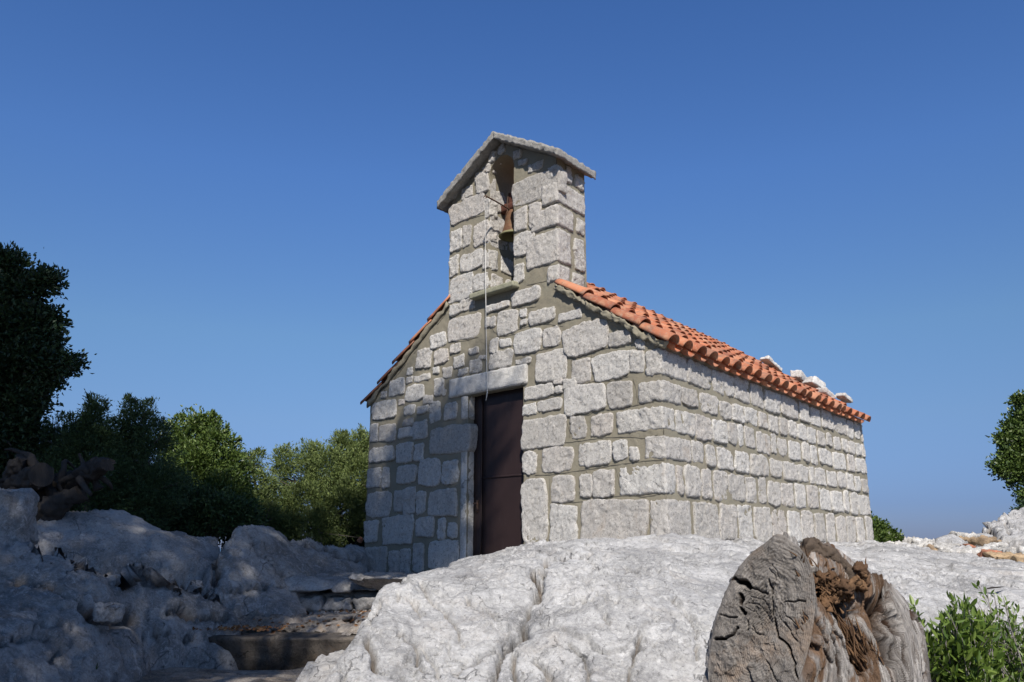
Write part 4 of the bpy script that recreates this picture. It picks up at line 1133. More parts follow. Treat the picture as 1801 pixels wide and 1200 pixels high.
Nn = np.cross(du, dv).reshape(-1, 3); Nn /= np.linalg.norm(Nn, axis=1)[:, None]
cen = np.repeat((Op + Ip) / 2, NN, 0)
Vf = V.reshape(-1, 3)
if ((Vf - cen) * Nn).sum(1).mean() < 0: Nn = -Nn
pp = toPx(Vf)
# the grain follows these run-lines down the trunk
LN = [[(735,100),(750,300),(770,560),(700,900),(640,1158),(600,1400)], [(745,190),(850,400),(980,600),(1090,800),(1170,1000),(1220,1400)], [(1240,400),(1300,560),(1340,760),(1400,980),(1420,1158),(1430,1400)], [(1340,420),(1440,640),(1500,800),(1530,1000),(1545,1158),(1550,1400)], [(1420,420),(1600,620),(1690,800),(1720,1000),(1730,1158),(1735,1400)]]
zx, zy = (pp[:, 0] - 1240) * 4.288, (pp[:, 1] - 930) * 4.288
xs_ = np.array([np.interp(zy, [q[1] for q in L], [q[0] for q in L]) for L in LN])
fl = np.zeros(len(zx))
for k in range(len(LN)):
    if k == 0: fl = np.where(zx < xs_[0], -(xs_[0] - zx) / 250, fl)
    if k == len(LN) - 1: fl = np.where(zx >= xs_[-1], k + (zx - xs_[-1]) / 130, fl); break
    m_ = (zx >= xs_[k]) & (zx < xs_[k + 1]); fl = np.where(m_, k + (zx - xs_[k]) / np.maximum(xs_[k + 1] - xs_[k], 20), fl)
fl = np.where(np.sin(fib * 2 * math.pi) > 0, fl, fl + 31)
al = zy / 1000
fc = np.stack([np.cos(fib * 2 * math.pi), np.sin(fib * 2 * math.pi), alo], 1)
fq = np.stack([fc[:, 0] * 7, fc[:, 1] * 7, alo * 1.3], 1)
fq = np.stack([fl * 2.1 + .25 * fbm(Vf * 4, 2), al * 1.1, fl * 0], 1)
d_ = .006 * ridged(fq, 2) + .007 * ridged(fq * np.array([4.6, 1.7, 1]) + 5, 2) + .006 * ridged(fq * np.array([13, 2.5, 1]) + 9, 3) + .014 * facets(fq * np.array([3, 1.0, 1]), 1.6) + .006 * facets(fq * np.array([9, 1.6, 1]), 2)
warp = pp + np.stack([fbm(Vf * 12, 3), fbm(Vf * 12 + 9, 3)], 1) * 5
pit = np.zeros(len(Vf))
def zz(L): return [(1240 + x / 4.288, 930 + y / 4.288) for x, y in L]
carves = [(zz([(740, 190), (830, 330), (880, 450), (980, 560), (1080, 650), (1130, 800), (1170, 950), (1200, 1040)]), 13, .11),
          (zz([(900, 420), (1000, 420), (1080, 520)]), 16, .11), (zz([(1060, 560), (1120, 650)]), 20, .14),
          (zz([(1310, 560), (1330, 720), (1370, 850), (1410, 980)]), 14, .16), (zz([(1345, 450), (1370, 540), (1420, 640)]), 5, .09), (zz([(1425, 680), (1465, 770)]), 9, .10),
          (zz([(850, 430), (900, 520)]), 4, .05), (zz([(750, 560), (850, 740), (910, 880)]), 2.2, .035), (zz([(870, 930), (950, 1010)]), 3, .03), (zz([(1465, 810), (1500, 950), (1520, 1080)]), 2, .03),
          (zz([(1590, 640), (1625, 800), (1640, 1000), (1640, 1158)]), 2.2, .035), (zz([(770, 870), (820, 900)]), 6, .05), (zz([(1000, 780), (1060, 900), (1090, 1010)]), 3, .035), (zz([(1000, 690), (960, 800), (990, 950), (1000, 1100)]), 3, .03),
          (zz([(1110, 850), (1150, 1000), (1190, 1080)]), 10, .08), (zz([(1530, 590), (1570, 680)]), 4, .03)]
frontm = (np.sin(fib * 2 * math.pi) > -.25)
for line, wd, dep in carves:
    d = poly_d(warp, line); g = (.8 * np.exp(-(d / (wd * .85)) ** 4) + .2 * np.exp(-(d / (wd * 1.8)) ** 2)) * frontm
    d_ = d_ - dep * g; pit = np.maximum(pit, g * (1 if dep > .04 else .75))
calm = np.where((fl > 2.95) & (fl < 20), .35, 1.0)
bod = pit > .2
d_ = np.where(bod, d_, d_ * calm + (1 - calm) * .006 * ridged(np.stack([fl * 16, al * .8, fl * 0], 1), 2))
fade = sstep(alo, 0, .03)
Vd = Vf + Nn * (d_ * (fade * .9 + .1 * 0))[:, None]
# torn, jagged crest
jag = np.exp(-((np.minimum(fib, 1 - fib)) / .03) ** 2) * (ridged(np.stack([alo * 30, fib * 0, fib * 0], 1), 3)) * .018
Vd = Vd + jag[:, None] * np.array([-.2, 0, 1])
rotm = (sstep(pp[:, 0], 1395, 1425) * (1 - sstep(pp[:, 0], 1550, 1575)))
b = MB(); b.add(Vd, gridF(KK, NN, True)[:, ::-1])
o = b.build('trunk', M['silver'], stump)
multi_attr(o, {'fibre': fl / 8, 'along': al * .5, 'rot': rotm * .9, 'pit': pit * frontm})

# sawn face
rr_n, aa_n = 150, 600
c0 = (Op[0] + Ip[0]) / 2; h0 = (Op[0] - Ip[0]) / 2
a = np.arange(aa_n) * 2 * math.pi / aa_n
outl = Vd.reshape(KK, NN, 3)[0] - c0
nface = np.cross(h0, m0); nface /= np.linalg.norm(nface)
if nface @ (-c0) < 0: nface = -nface
rs = np.linspace(0.0, 1, rr_n) ** .8
pith = c0 - h0 * .15
V = np.array([pith * (1 - r) + (c0 + outl) * r for r in rs]).reshape(-1, 3)
ringr = np.repeat(rs, aa_n) * .45 + .03 * fbm(V * 5, 3)
ppf = toPx(V); wpf = ppf + np.stack([fbm(V * 14, 3), fbm(V * 14 + 9, 3)], 1) * 5
pitf = np.zeros(len(V)); df = .012 * facets(V, 9) + .008 * fbm(V * 9, 4) + .006 * ridged(V * 22, 3) + .004 * facets(V, 30)
ctr = zz([(420, 620)])[0]
dc = np.hypot((ppf[:, 0] - ctr[0]) / 34, (ppf[:, 1] - ctr[1]) / 50)
core = np.exp(-dc ** 2)
df = df + core * (.007 * np.sin(poly_d(wpf, zz([(100, 900), (300, 560), (560, 260)])) * 1.1)) * .8 - core * .012
for line, wd, dep in [(zz([(525, 680), (560, 820), (640, 900), (680, 1000), (700, 1150)]), 1.8, .035), (zz([(75, 830), (160, 835), (215, 800), (245, 740)]), 2.4, .05), (zz([(250, 392), (290, 410), (330, 440)]), 3.6, .06), (zz([(268, 500), (290, 530), (275, 560)]), 3.5, .03), (zz([(265, 600), (290, 640)]), 3.5, .03), (zz([(330, 550), (420, 590), (480, 690)]), 1.0, .008), (zz([(310, 590), (390, 640), (430, 750)]), 1.0, .008), (zz([(350, 510), (450, 550), (505, 640)]), 1.0, .008), (zz([(520, 260), (560, 310), (565, 370)]), 1.0, .008), (zz([(490, 290), (540, 340), (545, 400)]), 1.0, .008), (zz([(345, 440), (400, 450), (470, 500)]), 1.8, .02), (zz([(300, 700), (310, 770)]), 1.4, .015), (zz([(330, 160), (300, 230)]), 1.2, .012), (zz([(600, 700), (690, 850)]), 1.2, .012), (zz([(350, 720), (380, 790), (450, 800)]), 1.2, .012),
        (zz([(490, 400), (520, 560), (500, 640)]), 1.8, .02), (zz([(750, 550), (680, 545), (600, 562)]), 1.3, .02), (zz([(350, 760), (400, 800), (440, 790)]), 1.2, .012), (zz([(240, 370), (210, 380)]), 3, .04), (zz([(105, 645), (180, 660), (240, 665)]), 1.3, .02),
        (zz([(470, 1000), (520, 1100), (540, 1158)]), 1.3, .015), (zz([(600, 650), (700, 720)]), 1.0, .012)]:
    g = np.exp(-(poly_d(wpf, line) / wd) ** 4) if wd > 2 else np.exp(-(poly_d(wpf, line) / wd) ** 2)
    df = df - dep * g; pitf = np.maximum(pitf, g * np.clip(dep * 30, 0, 1))
df = df * (1 - np.repeat(rs, aa_n) ** 14)
V = V + nface * df[:, None]
b = MB(); b.add(V, gridF(rr_n, aa_n, True))
o = b.build('sawn_face', M['endgrain'], stump); multi_attr(o, {'ringr': ringr, 'pit': pitf})

# slivers of rotten wood standing in the hollow
def sliver(mb, p, d, L, w_, th):
    d = d / np.linalg.norm(d); s = np.cross(d, rng.normal(size=3)); s /= np.linalg.norm(s); t_ = np.cross(d, s)
    n = 5; V = []
    bend = rng.normal(0, .15, 2)
    for k in range(n):
        f = k / (n - 1); ww = w_ * (1 - f) ** .7 * rng.uniform(.7, 1.2) + .0006
        c = p + d * L * f + (s * bend[0] + t_ * bend[1]) * L * f * f
        V += [c - s * ww, c + t_ * th * (1 - f), c + s * ww, c - t_ * th * (1 - f)]
    mb.add(np.array(V), gridF(n, 4, True))
ro_ = MB(); Vg = Vf.reshape(KK, NN, 3)
def near_front(px, py):
    m_ = frontm & (np.hypot(pp[:, 0] - px, pp[:, 1] - py) < 8)
    if not m_.any(): return at(px, py, 3.3)
    c_ = Vf[m_]; return c_[np.argmin(c_[:, 1])]
for (bx, by, n, L) in [(1455, 1010, 22, .05), (1475, 1025, 30, .05), (1500, 1020, 34, .06), (1515, 1018, 26, .05), (1430, 990, 14, .05), (1490, 1050, 26, .04), (1460, 1045, 26, .04), (1430, 1120, 20, .05), (1545, 1175, 50, .08), (1500, 1120, 35, .10), (1520, 1150, 45, .10), (1552, 1190, 40, .08), (1432, 1072, 15, .03)]:
    p0 = near_front(bx, by)
    for k in range(n):
        pj = p0 + rng.normal(0, .022, 3) * np.array([1, .4, 1.2]) - np.array([0, -.03, 0])
        d = np.array([rng.normal(-.4, .5), rng.normal(-.3, .4), rng.normal(.6, .6)]) if by < 1100 else np.array([rng.normal(-.35, .15), rng.normal(-.1, .1), rng.normal(1, .3)])
        sliver(ro_, pj, d, L * rng.uniform(.5, 1.1), .0045 * rng.uniform(.5, 1.6), .003)
ro_.build('rotten_core', M['rotten'], stump)
# two torn dark lobes over the crest and the grey spike
b = MB()
for k, (px, py, Y, h) in enumerate([(1428, 978, 3.30, (.05, .045, .04)), (1446, 984, 3.30, (.07, .05, .045)), (1470, 1004, 3.30, (.06, .05, .045)), (1488, 1018, 3.30, (.04, .04, .04))]):
    rough_rock('', None, None, at(px, py, Y), h, (0, .75, 0), None, .30, .007, 300 + k, mb=b)
bq = MB()
for k in range(26):
    px, py = [(1448, 1015), (1462, 1030), (1478, 1032), (1492, 1036), (1506, 1026), (1514, 1016), (1455, 1048), (1470, 1050), (1432, 1112), (1436, 1076)][k % 10]
    rough_rock('', None, None, at(px + rng.normal(0, 5), py + rng.normal(0, 6), 3.22 + rng.uniform(-.02, .05)), tuple(rng.uniform(.010, .028, 3)), tuple(rng.uniform(-1, 1, 3)), None, .55, .005, 330 + k, mb=bq)
bq.build('rotten_lumps', M['rotten'], stump)
b.build('torn_crest', m_bark('dark_torn_wood', (.045, .035, .028), (.17, .13, .10)), stump)
b = MB()
p_a = at(1556, 1062, 3.40); p_b = at(1551, 1022, 3.44)
tube(b, spline([p_a - Z3 * .1, p_a, p_b], 12), np.linspace(.022, .001, 12), 10, rough=.3)
o = b.build('splinter', M['silver'], stump)
n_ = len(o.data.vertices); multi_attr(o, {'fibre': np.linspace(0, 3, n_) % .2, 'along': np.linspace(0, 1, n_), 'rot': np.zeros(n_), 'pit': np.zeros(n_)})

# driftwood logs at left
M['drift'] = m_bark('weathered_driftwood', (.02, .018, .016), (.09, .08, .073))
lg = thing('driftwood_log', at(60, 880, 7.8), 'knobbly old log with round sawn end and upright stub, at the left edge', 'log', 'old logs piled under the left tree')
b = MB(); tube(b, spline([at(-60, 900, 8.3), at(0, 870, 8.1), at(45, 848, 7.9), at(72, 836, 7.65)], 44), np.linspace(.12, .10, 44), 40, rough=.8, seed=4)
tube(b, spline([at(20, 860, 8.0), at(25, 830, 7.9), at(36, 803, 7.85)], 30), np.linspace(.10, .05, 30), 34, rough=.9, seed=6); b.build('trunk', M['drift'], lg)
b = MB(); d = at(72, 836, 7.65) - at(45, 848, 7.9); d /= np.linalg.norm(d); tube(b, [at(72, 836, 7.65), at(72, 836, 7.65) + d * .012], .11, 26, rough=.1); b.build('cut_end', M['drift'], lg)
lg2 = thing('driftwood_log', at(130, 880, 7.8), 'long old log lying across with a broken pale branch, right of the knobbly one', 'log', 'old logs piled under the left tree')
b = MB(); tube(b, spline([at(20, 888, 8.2), at(80, 872, 8.1), at(130, 845, 8.0), at(165, 825, 7.85), at(190, 818, 7.7)], 54), np.linspace(.12, .06, 54), 38, rough=.9, seed=9)
tube(b, spline([at(60, 905, 7.9), at(110, 885, 7.8), at(150, 868, 7.9)], 34), np.linspace(.12, .06, 34), 34, rough=1.0, seed=12); b.build('trunk', M['drift'], lg2)
b = MB(); tube(b, spline([at(140, 842, 7.8), at(150, 858, 7.7), at(160, 870, 7.65)], 10), np.linspace(.035, .014, 10), 10, rough=.3); tube(b, spline([at(150, 835, 7.9), at(163, 812, 7.9), at(172, 806, 7.9)], 10), np.linspace(.04, .02, 10), 10, rough=.3); 
for k in range(9):
    p0 = at(rng.uniform(30, 185), rng.uniform(825, 880), 7.9); q_ = p0 + np.array([rng.uniform(-.3, .3), rng.uniform(-.1, .1), rng.uniform(-.12, .2)])
    tube(b, spline([p0, (p0 + q_) / 2 + rng.normal(0, .06, 3), q_, q_ + rng.normal(0, .07, 3)], 22), np.linspace(.045, .008, 22), 12, rough=.8, seed=k)
b.build('branch_stub', M['drift'], lg2)

# small dry leaf on the slab, tile shard by the far corner
b = MB(); p = at(1752, 1041, 6.55)
V = np.array([[-.09, 0, .0], [-.02, .02, .015], [.09, .01, .02], [0, -.02, .012]]) + p + Z3 * .02; b.add(V, [[0, 3, 2, 1]]); b.add(V - Z3 * .004, [[0, 1, 2, 3]])
o = b.build('dry_leaf', M['drift'], smooth=False); tag(o, 'single curled dry brown leaf on the smooth white rock right of the stump', 'leaf')
b = MB(); rough_rock('', None, None, at(634, 950, 11.2), (.03, .03, .035), (.3, .5, .2), None, .3, .01, 5, mb=b)
o = b.build('tile_shard', M['tile']); tag(o, 'small orange broken tile piece by the left corner of the chapel', 'tile fragment')

# ================================================================= VEGETATION
def leaves(mb, C_, D_, size, aspect, up=.3, fold=.25, m=0, jitter=1.0, hexa=False):
    """C_ leaf bases, D_ preferred growth directions"""
    n = len(C_)
    d = D_ + rng.normal(0, .6 * jitter, (n, 3)); d[:, 2] += up
    d /= np.linalg.norm(d, axis=1)[:, None]
    r = rng.normal(size=(n, 3)); s = np.cross(d, r); s /= np.linalg.norm(s, axis=1)[:, None]
    nn_ = np.cross(s, d)
    L = (size * rng.uniform(.65, 1.25, n))[:, None]; w_ = L * aspect
    if hexa:
        P = [C_, C_ + d * L * .33 + s * w_ * .46 + nn_ * w_ * fold, C_ + d * L * .7 + s * w_ * .4 + nn_ * w_ * fold, C_ + d * L, C_ + d * L * .7 - s * w_ * .4 + nn_ * w_ * fold, C_ + d * L * .33 - s * w_ * .46 + nn_ * w_ * fold]
        V = np.stack(P, 1).reshape(-1, 3); i = np.arange(n)[:, None] * 6
        F = np.concatenate([i + np.array([0, 1, 2, 3]), i + np.array([0, 3, 4, 5])])
    else:
        P = [C_, C_ + d * L * .45 + s * w_ * .5 + nn_ * w_ * fold, C_ + d * L, C_ + d * L * .45 - s * w_ * .5 + nn_ * w_ * fold]
        V = np.stack(P, 1).reshape(-1, 3); i = np.arange(n)[:, None] * 4
        F = np.concatenate([i + np.array([0, 1, 2]), i + np.array([0, 2, 3])])
    mb.add(V, F, m)

def crown(mb, blobs, n, size, aspect=.5, per=9, up=.25, spread=.06, seed=0, gaps=.25, hexa=False, shell=.5):
    bl = np.array(blobs, float); wgt = bl[:, 3] ** 2; wgt /= wgt.sum()
    nt_ = int(n / per * 1.5)
    idx = rng.choice(len(bl), nt_, p=wgt)
    d = rng.normal(size=(nt_, 3)); d /= np.linalg.norm(d, axis=1)[:, None]
    rr = shell + (1.04 - shell) * rng.uniform(0, 1, nt_) ** .7
    rad = bl[idx, 3] * (1 + .5 * fbm(d * 2.4 + idx[:, None] * 3.3 + seed, 3))
    T = bl[idx, :3] + d * (rad * rr)[:, None]
    keep = pn(T * 2.3 + seed) + .5 * pn(T * 5 + seed) > -gaps + rng.normal(0, .05, nt_)
    T, d = T[keep], d[keep]
    k = max(1, per)
    C_ = np.repeat(T, k, 0) + rng.normal(0, spread, (len(T) * k, 3)) * np.array([1, 1, .8])
    leaves(mb, C_, np.repeat(d, k, 0), size, aspect, up, hexa=hexa)
    return bl

def PB(px, py, Y, rpx):
    p = at(px, py, Y); return (p[0], p[1], p[2], rpx * Y / FPX)

def sc_blobs(bl, k, amp=0): return [(b_[0], b_[1], b_[2], b_[3] * k) for b_ in bl]
def tree(name, label, cat, base, blobs, n, size, mat, aspect=.5, per=9, spread=.06, gaps=.25, grp=None, hexa=False, thick=.07, up=.25, spikes=0, shell=.5, seed=None):
    root = thing(name, base, label, cat, grp)
    mb = MB(); bl = crown(mb, blobs, n, size, aspect, per, up, spread, rng.uniform(0, 50) if seed is None else seed, gaps, hexa, shell)
    if spikes:      # feathery leading shoots that break the outline
        for k in range(spikes):
            b_ = bl[rng.integers(len(bl))]
            d = rng.normal(size=3); d[2] = abs(d[2]) + .7; d /= np.linalg.norm(d)
            p = b_[:3] + d * b_[3] * .85; L = b_[3] * rng.uniform(.25, .6); dd = d + rng.normal(0, .25, 3); dd[2] += .3; dd /= np.linalg.norm(dd)
            m_ = int(60)
            f = rng.uniform(0, 1, m_); C_ = p + dd * (L * f)[:, None] + rng.normal(0, 1, (m_, 3)) * (.035 * (1.15 - f))[:, None]
            leaves(mb, C_, np.tile(dd, (m_, 1)), size, aspect, .2, jitter=.7)
    mb.build('crown', mat, root, smooth=False)
    tb = MB(); base = np.array(base, float)
    top = bl[:, :3].mean(0)
    fork = base * .6 + top * .4
    tube(tb, spline([base - Z3 * .2, base * .75 + top * .25 + rng.normal(0, .05, 3), fork], 10), np.linspace(thick, thick * .7, 10), 9, rough=.3)
    for b_ in bl[np.argsort(-bl[:, 3])][:12]:
        e = b_[:3] + rng.normal(0, .15, 3) * b_[3]
        mid = fork * .5 + e * .5 + rng.normal(0, .08, 3)
        tube(tb, spline([fork, mid, e], 8), np.linspace(thick * .55, thick * .12, 8), 6)
        for q in range(3):
            e2 = e + rng.normal(0, .6, 3) * b_[3]
            tube(tb, [mid * .4 + e * .6, e2], [thick * .18, thick * .05], 5, cap=False)
    tb.build('trunk', M['bark'], root)
    return root

# left tall dark tree
Y0 = 9.6
tree('evergreen_oak', 'tall dark evergreen tree at the left edge, highest of all the plants', 'tree', at(-30, 905, Y0 + .3),
     [PB(14, 468, Y0, 32), PB(36, 515, Y0, 36), PB(84, 494, Y0, 22), PB(-30, 500, Y0, 60), PB(12, 575, Y0, 46), PB(55, 568, Y0, 30), PB(90, 566, Y0 + .1, 20), PB(88, 598, Y0, 20), PB(26, 640, Y0, 48), PB(84, 645, Y0, 26), PB(120, 638, Y0 - .1, 20),
      PB(-40, 600, Y0, 75), PB(20, 705, Y0, 44), PB(66, 705, Y0, 22), PB(-50, 700, Y0, 80), PB(98, 672, Y0, 16), PB(10, 760, Y0, 50), PB(-60, 780, Y0, 70)],
     56000, .062, M['leaf_oak'], aspect=.55, per=9, spread=.05, gaps=.42, grp=None, thick=.14, shell=.25)
grp = 'evergreen bushes behind the left rocks'
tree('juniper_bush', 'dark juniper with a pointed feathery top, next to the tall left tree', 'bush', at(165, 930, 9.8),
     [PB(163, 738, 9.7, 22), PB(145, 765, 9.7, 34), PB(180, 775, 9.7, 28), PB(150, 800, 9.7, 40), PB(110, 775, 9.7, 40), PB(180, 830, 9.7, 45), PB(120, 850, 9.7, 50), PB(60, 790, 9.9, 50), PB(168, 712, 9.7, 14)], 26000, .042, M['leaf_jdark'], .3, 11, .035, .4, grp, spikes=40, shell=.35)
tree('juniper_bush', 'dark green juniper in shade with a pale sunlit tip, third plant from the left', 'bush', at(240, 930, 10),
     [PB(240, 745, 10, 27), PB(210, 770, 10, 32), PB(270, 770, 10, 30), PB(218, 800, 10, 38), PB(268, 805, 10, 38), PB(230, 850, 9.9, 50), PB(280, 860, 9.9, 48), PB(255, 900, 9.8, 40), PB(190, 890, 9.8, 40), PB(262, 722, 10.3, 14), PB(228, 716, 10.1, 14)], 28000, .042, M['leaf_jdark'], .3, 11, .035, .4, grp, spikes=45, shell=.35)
tree('broadleaf_bush', 'round-topped leafy green bush, half in sun, in the middle of the left bushes', 'bush', at(350, 945, 11.8),
     [PB(345, 765, 12.2, 34), PB(320, 790, 12, 34), PB(380, 790, 12, 34), PB(350, 830, 11.8, 48), PB(400, 830, 11.9, 32), PB(320, 870, 11.5, 40), PB(390, 880, 11.5, 42), PB(350, 915, 11.3, 35), PB(415, 900, 11.4, 30), PB(312, 750, 12.2, 16), PB(366, 748, 12.2, 16)], 34000, .055, M['leaf_broad'], .55, 9, .05, .36, grp, spikes=20, shell=.4)
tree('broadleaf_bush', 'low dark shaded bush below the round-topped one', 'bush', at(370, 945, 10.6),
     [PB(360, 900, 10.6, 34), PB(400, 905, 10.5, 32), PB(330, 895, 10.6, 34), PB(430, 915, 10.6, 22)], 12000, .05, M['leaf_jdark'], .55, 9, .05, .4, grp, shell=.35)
tree('juniper_bush', 'narrow olive-green juniper sprig between the round bush and the broad juniper', 'bush', at(450, 945, 12.4),
     [PB(447, 812, 12.6, 18), PB(440, 840, 12.5, 24), PB(462, 860, 12.5, 26), PB(450, 895, 12.2, 30), PB(440, 925, 12, 26), PB(470, 915, 12, 26)], 14000, .05, M['leaf_juniper'], .3, 11, .04, .3, grp, spikes=20, shell=.35)
tree('juniper_bush', 'broad sunlit olive-green juniper against the left corner of the chapel', 'bush', at(570, 955, 13),
     [PB(500, 810, 13, 22), PB(520, 840, 13, 36), PB(545, 805, 13.2, 24), PB(575, 830, 13, 44), PB(610, 795, 13.4, 26), PB(640, 790, 13.5, 30), PB(660, 780, 13.7, 20), PB(600, 775, 13.4, 12), PB(630, 840, 13.2, 48), PB(540, 890, 12.7, 44), PB(600, 900, 12.7, 50),
      PB(650, 890, 13, 50), PB(500, 900, 12.6, 36), PB(560, 935, 12.3, 34), PB(500, 930, 12.3, 26), PB(680, 830, 13.6, 40)], 60000, .052, M['leaf_juniper'], .28, 12, .04, .42, grp, spikes=90, shell=.35)
# low undergrowth behind, one mass nobody could count
mb = MB()
crown(mb, [PB(x, y, Y, r) for x, y, Y, r in [(20, 850, 10.6, 60), (100, 880, 10.6, 55), (200, 900, 10.6, 50), (290, 915, 11, 45), (420, 930, 12.6, 36), (500, 940, 13.4, 34), (580, 945, 13.6, 34), (640, 940, 14, 34), (0, 780, 11, 60), (90, 820, 11, 55), (300, 860, 12.6, 50)]], 40000, .06, .5, 9, .25, .06, 5, .6, shell=.1)
o = mb.build('undergrowth', M['leaf_oak'], smooth=False); tag(o, 'dense dark undergrowth filling the gaps under the bushes at left', 'undergrowth', None, 'stuff')

# right side
tree('evergreen_oak', 'evergreen tree reaching in from the right edge above the rocks', 'tree', at(1850, 930, 14.2),
     [PB(1797, 706, 14, 12), PB(1800, 735, 14, 15), PB(1780, 752, 14, 13), PB(1766, 772, 14, 11), PB(1796, 780, 14, 19), PB(1776, 800, 14, 13), PB(1762, 822, 14, 13), PB(1790, 825, 14, 20), PB(1782, 850, 14, 10), PB(1803, 868, 14, 11), PB(1860, 760, 14.2, 36), PB(1860, 830, 14.2, 40), PB(1830, 800, 14, 22)],
     17000, .065, M['leaf_broad'], .6, 8, .05, .5, None, thick=.1, shell=.25)
tree('evergreen_bush', 'small round green bush peeking out behind the rear corner of the chapel', 'bush', at(1545, 985, 16.5),
     [PB(1535, 935, 16.5, 20), PB(1555, 945, 16.4, 15), PB(1572, 952, 16.4, 11), PB(1510, 935, 17, 24), PB(1545, 960, 16.2, 20)], 12000, .07, M['leaf_broad'], .55, 8, .05, .5, None, spikes=8, shell=.3)
tree('evergreen_bush', 'tiny dark bush on top of the rock at the right edge', 'bush', at(1812, 925, 12.6), [PB(1806, 904, 12.6, 13), PB(1820, 900, 12.6, 18)], 2500, .05, M['leaf_oak'], .55, 8, .04, .5, None, shell=.3, thick=.03)

# foreground shrubs by the stump
def shrub(name, label, base, tips, mat, leafL, nleaf, twigmat, bare=0, asp=.34):
    root = thing(name, base, label, 'shrub', None)
    base = np.array(base, float); tb = MB(); lb = MB()
    for tip_ in tips:
        tp = np.array(tip_); mid = base * .45 + tp * .55 + rng.normal(0, .03, 3) + np.array([0, 0, -.02])
        sp = spline([base + rng.normal(0, .02, 3), mid, tp], 14)
        tube(tb, sp, np.linspace(.006, .0016, 14), 5, cap=False)
        K = nleaf
        f = rng.uniform(.3, 1, K) ** .6; i = np.clip((f * 13).astype(int), 0, 12); fr = f * 13 - i
        P_ = sp[i] * (1 - fr)[:, None] + sp[i + 1] * fr[:, None]
        D_ = sp[i + 1] - sp[i]; D_ /= np.linalg.norm(D_, axis=1)[:, None]
        P_ = P_ + rng.normal(0, .012, P_.shape)
        leaves(lb, P_, D_ * .9, leafL, asp, .35, fold=.2, jitter=1.25, hexa=True)
    for k in range(bare):
        tp = np.array(tips[rng.integers(len(tips))]) + rng.normal(0, .1, 3); mid = base * .5 + tp * .5 + rng.normal(0, .06, 3)
        sp = spline([base, mid, tp], 10); tube(tb, sp, np.linspace(.005, .001, 10), 5, cap=False)
        for q in range(4):
            p_ = sp[rng.integers(4, 9)]; tube(tb, spline([p_, p_ + rng.normal(0, .035, 3), p_ + rng.normal(0, .07, 3)], 5), np.linspace(.0022, .0008, 5), 4, cap=False)
    tb.build('stems', twigmat, root); lb.build('foliage', mat, root, smooth=False)
    return root
tips = []
for k in range(130):
    px = rng.uniform(1628, 1750); top = 1062 + 28 * abs((px - 1690) / 55) ** 1.6 + (18 if px < 1650 else 0)
    tips.append(at(px, rng.uniform(top, 1215), 3.75 + rng.uniform(-.22, .25)))
tips += [at(1602, 1062, 3.9), at(1610, 1075, 3.85), at(1675, 1055, 3.8), at(1700, 1066, 3.8)]
shrub('mastic_shrub', 'bright green small-leaved shrub right beside the stump', at(1690, 1262, 3.85), tips, M['leaf_mastic'], .050, 26, M['twig'])
tips = [at(rng.uniform(1742, 1850), rng.uniform(1085, 1215), 3.9 + rng.uniform(-.2, .3)) for k in range(110)]
tips += [at(1722, 1030, 4.1), at(1735, 1035, 4.1), at(1770, 1058, 4.1), at(1765, 1052, 4.05), at(1782, 1070, 4.1), at(1748, 1045, 4.1)]
shrub('mastic_shrub', 'sparse twiggy shrub with bare grey branches at the right edge', at(1800, 1270, 4.0), tips, M['leaf_mastic'], .038, 17, M['twig'], bare=26)
# grass tuft on soil at the foot of the left hump
b = MB(); p = at(150, 1188, 5.75)
rough_rock('', None, None, p - Z3 * .02, (.03, .025, .015), (0, 0, 0), None, .2, .01, 3, mb=b)
leaves(b, p + rng.normal(0, .018, (160, 3)) * np.array([1, .8, .2]), np.tile([0, 0, 1.], (160, 1)), .075, .12, .4, jitter=1)
o = b.build('weed_tuft', M['leaf_broad'], smooth=False); tag(o, 'tiny green weed tuft at the foot of the bottom left rock', 'weed')

# the trees behind the viewer, whose crowns shade the left half of the place
tree('pine_tree', 'large tree behind the viewer at left that shades the steps and the chapel door', 'tree', (-3.6, -3.2, -1.7),
     [(-.5, -2, 10.35, .85), (-.38, -2, 11.15, .72), (-.85, -2, 11.6, .5), (-1.3, -2.1, 10.6, .9), (-1.65, -2, 11.5, .75), (-1.4, -2, 12.95, .62), (-2.5, -2.3, 11.4, 1.0), (-2.6, -2, 10, 1.1), (-1.75, -2, 9.2, .8), (-1.85, -2, 8.0, .85), (-1.9, -2, 6.4, .9),
      (-2.0, -2, 5.0, .95), (-3.2, -2.3, 8.5, 1.3), (-3.2, -2, 6.5, 1.3), (-3.4, -2.3, 5, 1.3), (-3.6, -2, 10.5, 1.2), (-3.3, -2, 11.8, .8), (-2.5, -2, 12.5, .6), (-.02, -2, 10.75, .40), (-.28, -2, 11.45, .34), (-.02, -2, 10.15, .33), (-.75, -2, 11.0, .6), (-1.2, -2, 11.7, .5), (-.9, -2, 9.75, .5)],
     50000, .12, M['leaf_oak'], .5, 9, .08, .2, 'shade trees behind the viewer', thick=.2, shell=.1)
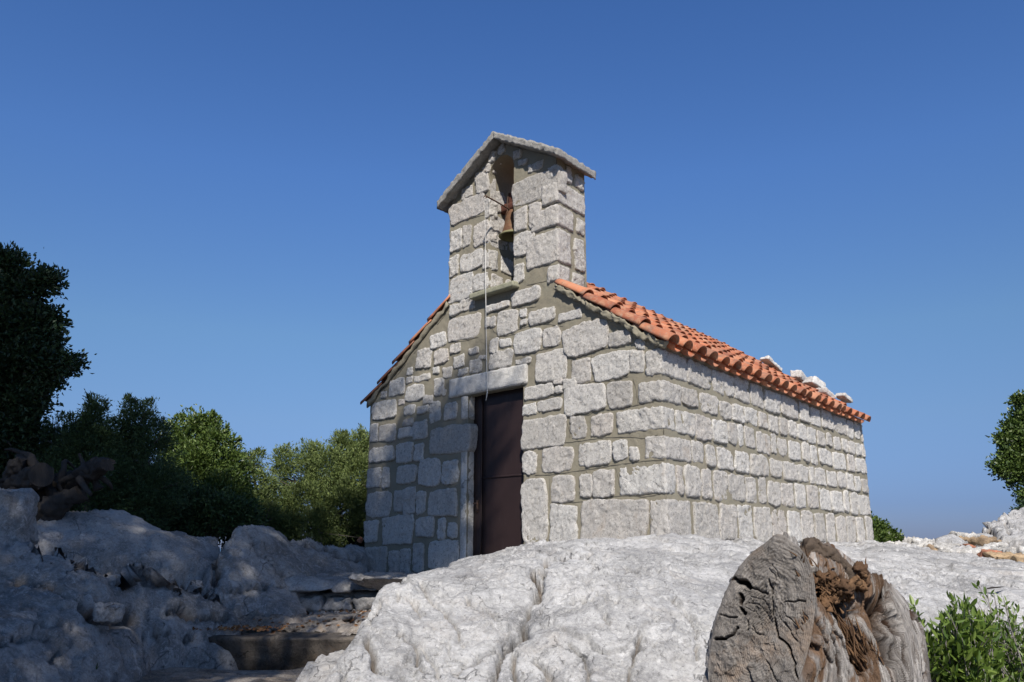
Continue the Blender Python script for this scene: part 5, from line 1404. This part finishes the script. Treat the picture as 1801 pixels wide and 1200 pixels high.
tree('pine_tree', 'taller tree behind the viewer further left that shades the left bushes', 'tree', (-7, -3, -1.7),
     [(-4.6, -2, 11, 1.2), (-5.3, -2, 12.3, 1.3), (-6.3, -2, 12.9, 1.5), (-5.5, -2, 10.3, 1.6), (-5.3, -2, 8.2, 1.6), (-5.4, -2, 6.2, 1.6), (-7.2, -2, 10, 2), (-7.5, -2, 7, 2), (-8.2, -2, 12.5, 1.8), (-6.6, -2, 14.3, 1.1), (-5.2, -2, 4.4, 1.3), (-9.3, -2, 9, 2)],
     48000, .14, M['leaf_oak'], .5, 9, .09, .17, 'shade trees behind the viewer', thick=.25, shell=.1)

b = MB(); L_ = []
for k in range(420):
    x, y = [(rng.uniform(-2.6, -1.2), rng.uniform(7.2, 8.9)), (rng.normal(-1.3, .25), rng.normal(8.75, .08)), (rng.uniform(-2.7, -1.9), rng.uniform(7.0, 7.25))][rng.integers(3)]
    L_.append((x, y, -.655 + rng.uniform(-.01, .012)))
L_ = np.array(L_); D_ = rng.normal(size=L_.shape); D_[:, 2] *= .15
leaves(b, L_, D_, .045, .5, 0, fold=.3, jitter=.1)
t = NT('dead_leaf'); M['dead'] = t.done(t.ramp(t.island(), [(0, (.10, .045, .02)), (.5, (.22, .11, .05)), (1, (.33, .20, .10))]), .8)
o = b.build('leaf_litter', M['dead'], smooth=False); tag(o, 'brown dead leaves littering the upper step', 'leaf litter', None, 'stuff')

# ================================================================= GROUND AND SEA
n = 260
rr = np.concatenate([np.linspace(0, 30, 150), np.geomspace(31, 900, n - 150)]); aa = np.linspace(0, 2 * math.pi, 240, endpoint=False)
X = (rr[:, None] * np.cos(aa)).ravel(); Yg = (rr[:, None] * np.sin(aa)).ravel() + 6; r_ = np.repeat(rr, 240)
z = -1.75 + .75 * sstep(Yg, 1, 7) + .25 * sstep(Yg, 8, 12) - .6 * sstep(Yg, 15, 20) - .16 * np.maximum(r_ - 22, 0) ** 1.02
z = z + fbm(np.stack([X * .5, Yg * .5, X * 0], 1), 4) * .10 * np.clip(r_ / 8, .4, 6)
b = MB(); b.add(np.stack([X, Yg, z], 1), gridF(n, 240, True)); o = b.build('ground', M['soil']); tag(o, None, None, None, 'structure')
t = NT('sea_water'); M['sea'] = t.done((.03, .08, .14), .25, t.bump(t.noise(.2, 5, .6), .3, .5), .5)
s_ = 40000.; rs_ = np.geomspace(300, s_, 30)
b = MB(); V = np.concatenate([np.stack([r * np.cos(aa), r * np.sin(aa), np.full(240, -110. )], 1) for r in rs_]); b.add(V, gridF(30, 240, True)); o = b.build('sea', M['sea']); tag(o, None, None, None, 'structure')
